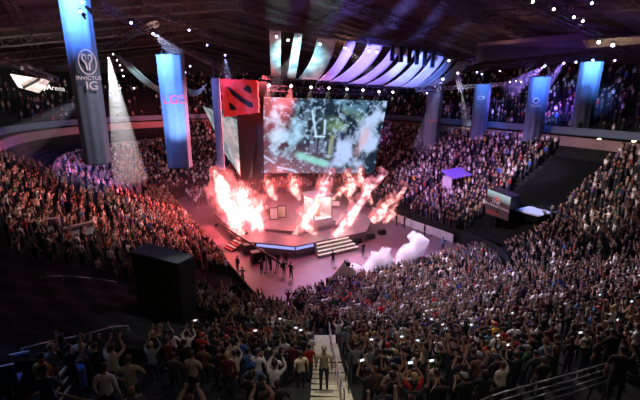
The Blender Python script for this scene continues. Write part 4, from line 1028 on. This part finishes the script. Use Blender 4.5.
t4, H4 = banner(434, 92, 432, 153, 72, 2.8, 'dim hanging banner tube just past the main screen', )
t5, H5 = banner(481, 84, 479, 148, 68, 2.6, 'blue hanging banner tube with pale mark, first past the drapes')
t6, H6 = banner(538, 77, 534, 141, 60, 2.8, 'blue pleated hanging banner tube with small curl emblem')
t7, H7 = banner(590, 62, 582, 131, 58, 2.9, 'brightly lit leaning-looking banner tube nearest the high-side wall')
o_, pos, xd = cyl_text(t6, 'TEAM', .55, 0, W(538, 106, 59).z - t6.location.z, 3.0, M['white_print']); o_.name = 'lettering'
ring_mesh(t6, pos + Vector((0, 0, .75)), xd, .35, .35, .06, 'curl_emblem', M['white_print'])
cyl_text(t7, 'EVIL', .7, 0, W(588, 87, 57).z - t7.location.z, 3.1, M['sign_black'])
cyl_text(t5, 'C9', .9, 0, W(480, 98, 67).z - t5.location.z, 2.9, M['white_print'])
cyl_text(t4, 'NAVI', .7, 0, W(434, 121, 71).z - t4.location.z, 2.8, M['red_print'])
# ------------------------------------------------------------------ display box by the curtained gap
Q = [W(488, 189, 45.5), W(511, 197.5, 43.6), W(508, 221, 43.4), W(485, 213, 45.2)]
db = thing('screen_box', 'black box with a lit sponsor screen standing in the curtained gap', 'screen box')
nn = (Q[1] - Q[0]).cross(Q[3] - Q[0]).normalized(); nn = -nn if nn.dot(EYE - Q[0]) < 0 else nn
back = [W(498, 187, 48.5), W(521, 195, 46.4), W(519, 219, 46.2), W(497, 212, 48.2)]
mesh_obj('cabinet', [p - nn * .03 for p in Q] + back, [(0, 1, 5, 4), (1, 2, 6, 5), (2, 3, 7, 6), (3, 0, 4, 7), (4, 5, 6, 7), (0, 1, 2, 3)], M['blackm'], db)
def paint_db(U, V):
    col = np.zeros(U.shape + (3,)); col[:] = (.05, .018, .028)
    k = np.clip(1 - V / (.28 + .1 * U), 0, 1)[..., None] ** .7; col = col * (1 - k) + np.array((.55, .72, .80)) * k
    k = blob(U, V, .45, .27, .09, .10)[..., None]; col = col * (1 - k) + np.array((.75, .12, .10)) * k; return col
picture_screen('box', [p + nn * .02 for p in Q], 40, 40, paint_db, db, .75)
qx = (Q[1] - Q[0]).normalized(); qu = (Q[0] - Q[3]).normalized()
def qpt(u, v, e=.05): return (Q[0] * (1 - u) + Q[1] * u) * (1 - v) + (Q[3] * (1 - u) + Q[2] * u) * v + nn * e
for body, u, v, sz, m_ in (('THE', .40, .42, .55, 'white_print'), ('INTERNATIONAL', .50, .58, .36, 'white_print'), ('DOTA', .30, .88, .45, 'sign_red')):
    fm = frame_m(qpt(u, v), qx, qu); o = text(body, sz, fm, M[m_], parent=None, ext=.005); o.parent = db
MB().box((*((Q[0] + Q[2]) / 2).xy, 2.5), (.3, .3, 5), None).build('leg', M['blackm'], db)
# small booth with violet roof in the far stand
p = on_bowl(456, 183, .8); t = thing('camera_booth', 'small white booth with glowing violet slanted roof in the far stand', 'booth', p, (0, 0, R(35)))
MB().box((0, 0, .9), (4.2, 1.6, 1.8)).build('body', M['white_panel'], t, bevel=.02); MB().box((0, 0, 2.05), (4.6, 2.3, .12), Matrix.Rotation(R(22), 3, 'X')).build('roof', M['purple_top'], t, bevel=.02)
for k in range(4): MB().box((-1.5 + k, -.82, 1.1), (.7, .03, .7)).build('window', M['blackm'], t)
# cream sponsor panel on the low side near the roof
P_ = [W(10, 74, 56), W(50, 80, 60), W(38, 93, 60), W(18, 87, 57)]
t = thing('sponsor_panel', 'cream floodlit slanting sponsor panel with script lettering near the roof', 'sponsor panel')
mesh_obj('panel', [q + Vector((0, e, 0)) for e in (0, .3) for q in P_], [(0, 1, 2, 3), (4, 5, 6, 7), (0, 1, 5, 4), (1, 2, 6, 5), (2, 3, 7, 6), (3, 0, 4, 7)], M['cream_panel'], t)
MB().tube(W(23, 88, 56.5), W(40, 79, 57.5), .18).build('strut', M['blackm'], t)
c = W(50, 87.5, 57); fm = frame_m(c, (1, .1, -.12), (0, 0, 1)); o = text('KeyArena', .95, fm, M['white_lamp'] if False else mat('white_script', (.9, .85, .8), .5, emit=(1, .95, .9), es=.8), parent=None); o.parent = t
for i, (x, y) in enumerate(((30, 68), (36, 71), (22, 69), (39, 73))):
    lamp(W(x, y, 52), W(25, 85, 57), 'w', f'rig lamp lighting the cream sponsor panel, {names[i]} of four', 'lamps on the sponsor panel rig', .7)
# high roof tan beam and flat dark panel at the high side
for i, (P4, lab, m_) in enumerate((([(478, 43, 72), (600, 31, 66), (600, 36, 66), (478, 48, 72)], 'long pinkish roof edge beam over the high side', 'pink_wall'), ([(585, 40, 54), (660, 35, 50), (660, 42, 50), (590, 48, 54)], 'pale tan beam lit by the floodlight', 'cream_panel'), ([(478, 46, 70), (600, 37, 62), (612, 48, 62), (478, 62, 70)], 'dark flat acoustic panel under the roof edge beam', 'wall'))):
    V4 = [W(*q) for q in P4]; o = mesh_obj('roof_beam' if i < 2 else 'acoustic_panel', [q + Vector((0, e, 0)) for e in (0, .6) for q in V4], [(0, 1, 2, 3), (4, 5, 6, 7), (0, 1, 5, 4), (1, 2, 6, 5), (2, 3, 7, 6), (3, 0, 4, 7)], M[m_] if i != 1 else mat('tan_beam', (.28, .2, .15), .7, var=.3)); tag(o, lab, 'roof beam' if i < 2 else 'panel')
# concourse lamps
for i, (x, y) in enumerate(((548, 138), (562, 141), (599, 139.5), (634, 141), (641, 138), (490, 137), (424, 142), (28, 164), (70, 161), (148, 137), (142, 136))):
    o = MB().ball(W(x, y, 53 if x > 300 else 66), .28, 2, (1.2, .6, .8)) and None
for i, (x, y) in enumerate(((548, 138), (562, 141), (599, 139.5), (634, 141), (490, 137), (69, 161), (147, 137))):
    mb = MB(); mb.ball((0, 0, 0), .24, 2, (1.3, .6, .8)); o = mb.build('wall_lamp', M['warm_lamp'], smooth=True); 
    d = ray(x, y); t_ = 20.0
    while t_ < 120:
        p = EYE + d * t_; a_, b_ = toab(p)
        if offs(a_, b_) > ST + 2.2: break
        t_ += .3
    o.location = p; tag(o, f'warm concourse lamp glowing under the ledge, {names[i]} listed from the banner side', 'lamp', 'concourse lamps'); MB().box((0, .05, .3), (.12, .12, .4)).build('bracket', M['blackm'], o)
# ------------------------------------------------------------------ fire, smoke and haze
def plume(name, pts, rads, m, label, cat, seed, n=10, parent=None):
    """a lumpy closed shape along a bent axis"""
    vs = []; fs = []; K = len(pts); dense = 4; PP = []; RRR = []
    for i in range(K - 1):
        for j in range(dense): f = j / dense; PP.append(Vector(pts[i]).lerp(Vector(pts[i + 1]), f)); RRR.append(rads[i] * (1 - f) + rads[i + 1] * f)
    PP.append(Vector(pts[-1])); RRR.append(rads[-1]); L = len(PP)
    for i, (p, r) in enumerate(zip(PP, RRR)):
        d = (PP[min(i + 1, L - 1)] - PP[max(i - 1, 0)]).normalized(); s = d.cross(Vector((.1, 1, .05))).normalized(); u = s.cross(d)
        for k in range(n):
            a_ = 2 * math.pi * k / n; rr = r * (1 + .55 * noise.noise(Vector((i * .6 + seed * 7.3, math.cos(a_) * 1.2, math.sin(a_) * 1.2)))); vs.append(p + s * (rr * math.cos(a_)) + u * (rr * math.sin(a_)))
    for i in range(L - 1):
        for k in range(n): fs.append((i * n + k, i * n + (k + 1) % n, (i + 1) * n + (k + 1) % n, (i + 1) * n + k))
    fs.append(tuple(range(n))[::-1]); fs.append(tuple(range((L - 1) * n, L * n)))
    c = sum(PP, Vector()) / L; o = mesh_obj(name, [v - c for v in vs], fs, m, smooth=True); o.location = c
    bm = bmesh.new(); bm.from_mesh(o.data); bmesh.ops.recalc_face_normals(bm, faces=bm.faces[:]); bm.to_mesh(o.data); bm.free()
    return tag(o, label, cat, kind='stuff')
fire_core = volume_mat('fire_core', (1, .8, .75), 1.3, 1.7, .43, .60, emit=(1, .54, .48), es=2.8, detail=4)
fire_soft = volume_mat('fire_soft', (1, .62, .6), .30, .9, .42, .66, emit=(1, .22, .22), es=.45, detail=4)
white_smoke = volume_mat('white_smoke', (.99, .98, 1), 3.5, 1.5, .36, .52, detail=4)
FR = [  # base px, tip px, Y, radius at base / middle / tip, core?
    ((232, 226), (213, 170), 50, (1.0, 1.8, .35), 1, 'tall white-hot fire burst at the low end of the stage'),
    ((243, 238), (226, 196), 46, (1.1, 1.6, .5), 1, 'broad fire burst above the striped steps'),
    ((262, 236), (241, 186), 47, (1.0, 1.5, .4), 1, 'fire burst left of the portrait panels'),
    ((277, 200), (264, 178), 60, (.8, 1.0, .4), 1, 'small twisting fire jet behind the portrait panels'),
    ((290, 242), (331, 172), 46, (.8, .9, .3), 1, 'slanting pink fire jet crossing toward the screen'),
    ((300, 200), (294, 176), 58, (.8, 1.1, .5), 1, 'short fire jet at the back of the stage'),
    ((334, 236), (385, 174), 45, (1.0, .75, .35), 1, 'long slanting fire jet from the stage steps'),
    ((352, 204), (347, 172), 57, (.6, .9, .4), 1, 'upright fire jet behind the glass pedestal'),
    ((372, 222), (406, 187), 49, (1.0, .7, .35), 1, 'slanting fire jet at the high end of the stage'),
    ((372, 205), (360, 168), 57, (.6, .8, .4), 1, 'thin curling fire jet below the screen corner'),
    ((322, 215), (322, 178), 56, (.7, .8, .3), 1, 'thin upright jet just left of the glass pedestal'),
    ((332, 200), (362, 176), 58, (.6, .7, .4), 1, 'thin slanting jet at the stage back'),
    ((250, 240), (262, 200), 47, (.6, .9, .4), 1, 'slim fire jet leaning from the striped steps to the portrait panels'),
    ((384, 224), (398, 205), 50, (.5, .6, .3), 1, 'short fire jet at the outer stage corner'),
    ((318, 238), (300, 212), 46, (.7, .8, .4), 1, 'low glowing jet leaning away from the glass pedestal'),
    ((305, 235), (316, 205), 50, (.7, .8, .4), 1, 'low sparkling fire jet beside the pedestal')]
for i, (b_, t_, Y, rr, core, lab) in enumerate(FR):
    p0 = W(*b_, Y); p2 = W(*t_, Y); mid = p0.lerp(p2, .5) + Vector((.5 * math.sin(i * 2.1), .3 * math.cos(i), 0)); q1 = p0.lerp(p2, .25) + Vector((.35 * math.cos(i * 3), 0, 0)); q3 = p0.lerp(p2, .75) + Vector((.5 * math.cos(i * 1.7), 0, 0))
    plume('fire_jet', [p0, q1, mid, q3, p2], [r * .62 for r in (rr[0] * .7, rr[0], rr[1], rr[1] * .8, rr[2])], fire_core if core else fire_soft, lab, 'fire', i)
    if core: plume('fire_smoke', [p0 + Vector((0, .6, 0)), q1 + Vector((0, .7, 0)), mid + Vector((0, .8, 0)), q3 + Vector((0, .7, 0)), p2 + Vector((0, .5, .5))], [r * .8 for r in (rr[0], rr[0] * 1.4, rr[1] * 1.5, rr[1] * 1.5, rr[2] * 2.2)], fire_soft, 'pink glowing smoke around the ' + lab, 'smoke', i + 40)
SM = [((354, 275), 41, [(-.9, -.3, .3), (0, 0, .9), (.3, .2, 1.7)], [.8, 1.0, .5], 'small white smoke puff beside the camera platform'), ((373, 273), 41, [(-.6, 0, .3), (.2, 0, 1.3), (.5, .2, 2.7)], [.8, 1.15, .7], 'rounded white smoke puff in front of the floor crowd'),
      ((384, 270), 42, [(-.3, 0, .3), (0, 0, 1.5), (.1, .1, 3.0)], [.6, .8, .5], 'pinkish white smoke puff beside the rounded one'), ((405, 266), 42, [(-.4, -.2, .3), (.3, 0, 1.8), (1.9, .6, 3.6)], [.8, 1.1, .8], 'leaning white smoke cloud by the floor corner'), ((420, 252), 44, [(-.2, 0, .4), (0, 0, 1.6), (-1.2, .3, 2.8)], [.7, 1.0, .5], 'white smoke cloud against the pale boards')]
for i, (px, Y, pts_, rr, lab) in enumerate(SM):
    c = G(px[0], px[1] + 6); plume('smoke_puff', [c + Vector(q) for q in pts_], rr, white_smoke, lab, 'smoke', i + 80, n=12)
L_ = bpy.data.lights.new('booth_lamp', 'POINT'); L_.energy = 900; L_.color = (1, .8, .65); L_.shadow_soft_size = .3; o = bpy.data.objects.new('booth_lamp', L_); C.objects.link(o); o.location = AB(43.2, 24.6, SHT + 3.9)
# low red haze hanging over the stage: a big soft volume
hz = MB(); hz.ball((0, 0, 0), 1, 4); o = hz.build('stage_haze', volume_mat('stage_haze', (1, .72, .72), .016, .12, .3, .6, rad=1.0, detail=2), smooth=True)
o.location = AB(50, 21, 4); o.scale = (20, 20, 4.6); tag(o, 'thin red-lit haze hanging over the whole stage', 'haze', kind='stuff')
# ------------------------------------------------------------------ beams of light in the haze
def beam(p0, p1, r0, r1, col, power, dens, label):
    p0, p1 = Vector(p0), Vector(p1); d = p1 - p0; L = d.length
    hm = volume_mat('haze_in_beam', (1, 1, 1), dens, aniso=.0)
    o = MB().tube((0, 0, 0), (0, 0, L), r0, r1, 24).build('haze_beam', hm); o.location = p0; o.rotation_mode = 'QUATERNION'; o.rotation_quaternion = d.to_track_quat('Z', 'Y')
    tag(o, label, 'light beam', kind='stuff')
    lamp_light('SPOT', p0 - d.normalized() * .3, p1, col, power, .05, 2 * math.degrees(math.atan(r1 / L)) * 1.25, .3)
BM = [((108.5, 57, 50), (131, 182, 44), .2, 1.9, (.92, .97, 1), 60000, .07, 'broad white beam falling beside the biggest banner'),
      ((343, 46, 51), (372, 74, 42), .1, .7, (.9, .9, 1), 6000, .05, 'short white beam crossing the violet drapes'),
      ((301, 42, 51), (268, 96, 46), .1, .8, (.8, .8, .85), 5000, .06, 'grey beam crossing down past the sign'),
      ((442, 78, 58), (422, 150, 62), .15, 1.8, (.4, .45, 1), 6000, .03, 'blue beam falling on the dim banner'),
      ((593, 60, 57), (575, 130, 60), .1, 1.2, (.5, .6, 1), 6000, .03, 'blue beam on the bright banner'),
      ((545, 66, 60), (510, 90, 66), .1, 1.6, (.35, .2, 1), 14000, .05, 'violet beam spreading over the upper deck'),
      ((564, 63, 60), (545, 84, 60), .1, 1.0, (.35, .2, 1), 6000, .05, 'violet beam above the curl-emblem banner'),
      ((153, 33, 47), (178, 56, 46), .1, .9, (.6, .65, 1), 6000, .05, 'violet-white beam onto the second banner'),
      ((225, 55, 57), (228, 82, 55), .1, .7, (.45, .5, 1), 4000, .05, 'small violet beam onto the red sign'),
      ((80, 100, 50), (8, 150, 40), .6, 2.0, (.5, .5, .55), 5000, .02, 'dim grey beam over the low-side upper deck'),
      ((461, 92, 68), (468, 128, 72), .1, 1.0, (.8, .85, .8), 4000, .04, 'pale beam below the upright pale truss')]
for (a_, b_, r0, r1, col, pw, dn, lab) in BM: beam(W(*a_), W(*b_), r0, r1, col, pw, dn, lab)
for i in range(8):
    x, y = [(269, 85), (291, 86), (311, 87), (329, 88), (347, 89), (363, 90), (379, 91.5), (393, 92)][i]; Y = 55 + 11 * i / 7
    if i % 2 == 0 or True: beam(W(x, y + .5, Y), W(x - 2, y + 14, Y - 1.2), .08, .6, (.8, 1, .85), 700, .03, f'short faint beam under the screen-top lamps, {names[i]} of the row')
# ------------------------------------------------------------------ lights of the place
L = lamp_light
red = (1, .18, .16); pinkc = (1, .45, .42)
for (a_, b_, z, e, c_) in ((47, 16, 5.5, 1500, pinkc), (50, 24, 6.5, 1300, red), (46, 30, 5, 900, pinkc), (58, 18, 7, 1400, red), (56, 30, 7, 1000, red)):
    L('POINT', AB(a_, b_, z), None, c_, e, 1.2)
# red wash from the rig onto low-side bleachers and far stand
L('SPOT', AB(50, 28, 21), AB(52, 6, 4), (1, .15, .17), 120000, .6, 75, .8); L('SPOT', AB(52, 22, 21), AB(73, 18, 3), (1, .15, .17), 120000, .6, 80, .8)
L('SPOT', AB(45, 25, 22), AB(33, 22, 0), (1, .14, .24), 15000, .6, 60, .8); L('SPOT', AB(50, 22, 23), AB(38, 15, 0), (1, .12, .16), 22000, .6, 60, .8)
# floor crowd, lavender
L('SPOT', AB(46, 24, 20), AB(25, 24, 1.5), (.50, .44, 1), 52000, .6, 58, .9); L('SPOT', AB(46, 28, 20), on_bowl(480, 262, 1), (.62, .58, 1), 30000, .4, 36, .9)
# violet on the far stands
L('SPOT', AB(50, 30, 22), AB(72, 44, 5), (.48, .22, 1), 65000, .6, 55, .9); L('SPOT', AB(50, 20, 22), AB(66, -4, 6), (.46, .2, 1), 42000, .6, 34, .9)
L('SPOT', AB(40, 30, 22), AB(40, 50, 5), (.62, .32, .9), 26000, .6, 60, .9)
L('SPOT', AB(50, 30, 22), AB(88, 30, 6), (1, .45, .55), 9000, .6, 70, .9)
# house light from the roof in front onto the nearest stand, and the high-side stand
L('SPOT', AB(36, 34, 27), AB(13, 24, 5), (1, .92, .9), 36000, 1, 60, 1); L('SPOT', AB(30, 18, 27), AB(14, 10, 6), (1, .93, .85), 5000, 1, 55, 1)
L('SPOT', AB(36, 30, 27), AB(26, 50, 6), (1, .84, .78), 24000, 1, 60, 1)
L('SPOT', AB(30, 6, 27), AB(42, -4, 7), (1, .75, .72), 9000, 1, 60, 1)
# back light from behind the camera, dim
L('SPOT', AB(2, 4, 25), AB(15, 10, 6), (1, .9, .78), 1500, .5, 70, 1)
L('SPOT', aisle_pt(15) + Vector((0, 0, 22)), aisle_pt(15) + Vector((0, 0, 6)), (1, .95, .72), 2600, .1, 17, .6)
# white patch on the crowd past the curtained gap; blue patch on a deck added to show it; smoke key
p = on_bowl(608, 222, 1); L('SPOT', p + Vector((-9, 4, 15)), p, (1, .97, .92), 9000, .2, 17, .6)
p = on_bowl(545, 168, 1); L('SPOT', p + Vector((-8, 0, 14)), p, (.7, .78, 1), 7000, .3, 26, .7)
p = on_bowl(538, 210, .9); t = thing('platform', 'pale deck added to catch blue light on the black cover behind the screen box', 'platform', p, (0, 0, ROT))  # pale deck added so the blue light patch shows on the black cover
MB().box((0, 0, .85), (4.6, 3.0, .1)).build('deck', M['white_panel'], t); MB().box((0, 0, .4), (4.4, 2.8, .8)).build('skirt', M['black'], t)
L('SPOT', p + Vector((-3, 3, 11)), p + Vector((0, 0, 1)), (.25, .42, 1), 5500, .2, 24, .5)
L('SPOT', AB(42, 24, 20), G(392, 262, 1), (1, .92, .98), 40000, .4, 34, .7)
p = on_bowl(0, 375, .5); L('SPOT', p + Vector((-3, 1, 5)), p, (.15, .35, 1), 350, .2, 60, .7)
p = on_bowl(145, 322, 1); L('SPOT', p + Vector((4, 10, 13)), p, (.95, .97, 1), 2600, .2, 22, .7)
L('SPOT', AB(44, 22, 20), G(412, 230, .6), (.66, .62, 1), 14000, .3, 22, .6)
L('SPOT', W(572, 110, 66), W(572, 80, 76), (.95, .92, 1), 9000, .2, 30, .6); L('SPOT', W(470, 100, 62), W(465, 80, 68), (1, .98, .95), 1500, .2, 40, .6)
L('SPOT', W(34, 102, 50), W(31, 83, 58), (1, .95, .85), 6000, .2, 40, .7)  # spot added below the sponsor panel to brighten it
# banner lights
def wash(t, H, col, e, dz=2.5, side=-1, spot=54): 
    L('SPOT', t.location + Vector((side * 1.5, -5, H + dz)), t.location + Vector((0, 0, H * .85)), col, e, .15, spot, 1)
wash(t1, H1, (.14, .32, 1), 34000, .8, .6, 56); wash(t2, H2, (.18, .34, 1), 24000); L('SPOT', t2.location + Vector((2.5, -7, 3)), t2.location + Vector((0, 0, H2 * .5)), (.45, .65, 1), 9000, .3, 50, .9)
wash(t3, H3, (.45, .3, 1), 1500); wash(t4, H4, (.2, .25, .7), 300); wash(t5, H5, (.15, .35, .9), 4500); wash(t6, H6, (.10, .24, 1), 15000); wash(t7, H7, (.16, .38, 1), 30000)
# drapes: teal-white near the sign, violet further on
L('SPOT', W(290, 95, 47), W(296, 58, 54), (.45, .88, 1), 20000, .4, 50, .8)
L('SPOT', W(360, 100, 47), W(365, 62, 57), (.17, .15, 1), 42000, .4, 55, .8); L('SPOT', W(420, 100, 50), W(415, 68, 60), (.15, .22, 1), 34000, .4, 50, .8)
L('SPOT', W(140, 95, 44), W(145, 75, 52), (.5, .75, .7), 2500, .4, 60, .8)
L('SPOT', W(25, 62, 50), W(25, 84, 57), (1, .95, .85), 5000, .3, 50, .7); L('SPOT', W(599, 42, 49), W(630, 40, 52), (1, .9, .8), 800, .2, 90, .8)
# warm glow on the roof and upper deck
for (a_, b_, z, e) in ((62, 10, 27, 600), (40, -12, 25, 500), (76, 50, 27, 500), (45, 62, 24, 300), (92, 20, 24, 300)): L('POINT', AB(a_, b_, z), None, (1, .55, .45), e, 1.5)
L('POINT', W(560, 100, 62), None, (.25, .1, 1), 1300, 1); L('POINT', W(110, 100, 60), None, (.5, .3, 1), 900, 1)
# ------------------------------------------------------------------ world and view
w = bpy.data.worlds.new('world'); SC.world = w; w.use_nodes = True; w.node_tree.nodes['Background'].inputs[0].default_value = (.10, .07, .09, 1); w.node_tree.nodes['Background'].inputs[1].default_value = .05
SC.view_settings.view_transform = 'Standard'; SC.view_settings.look = 'None'; SC.view_settings.exposure = 0; SC.view_settings.gamma = 1; SC.view_settings.use_curve_mapping = False
SC.cycles.use_denoising = True; SC.cycles.max_bounces = 8; SC.cycles.diffuse_bounces = 2; SC.cycles.glossy_bounces = 2; SC.cycles.volume_bounces = 5; SC.cycles.transparent_max_bounces = 64
SC.cycles.volume_step_rate = 2; SC.cycles.volume_max_steps = 128; SC.cycles.sample_clamp_indirect = 4; SC.cycles.use_light_tree = True
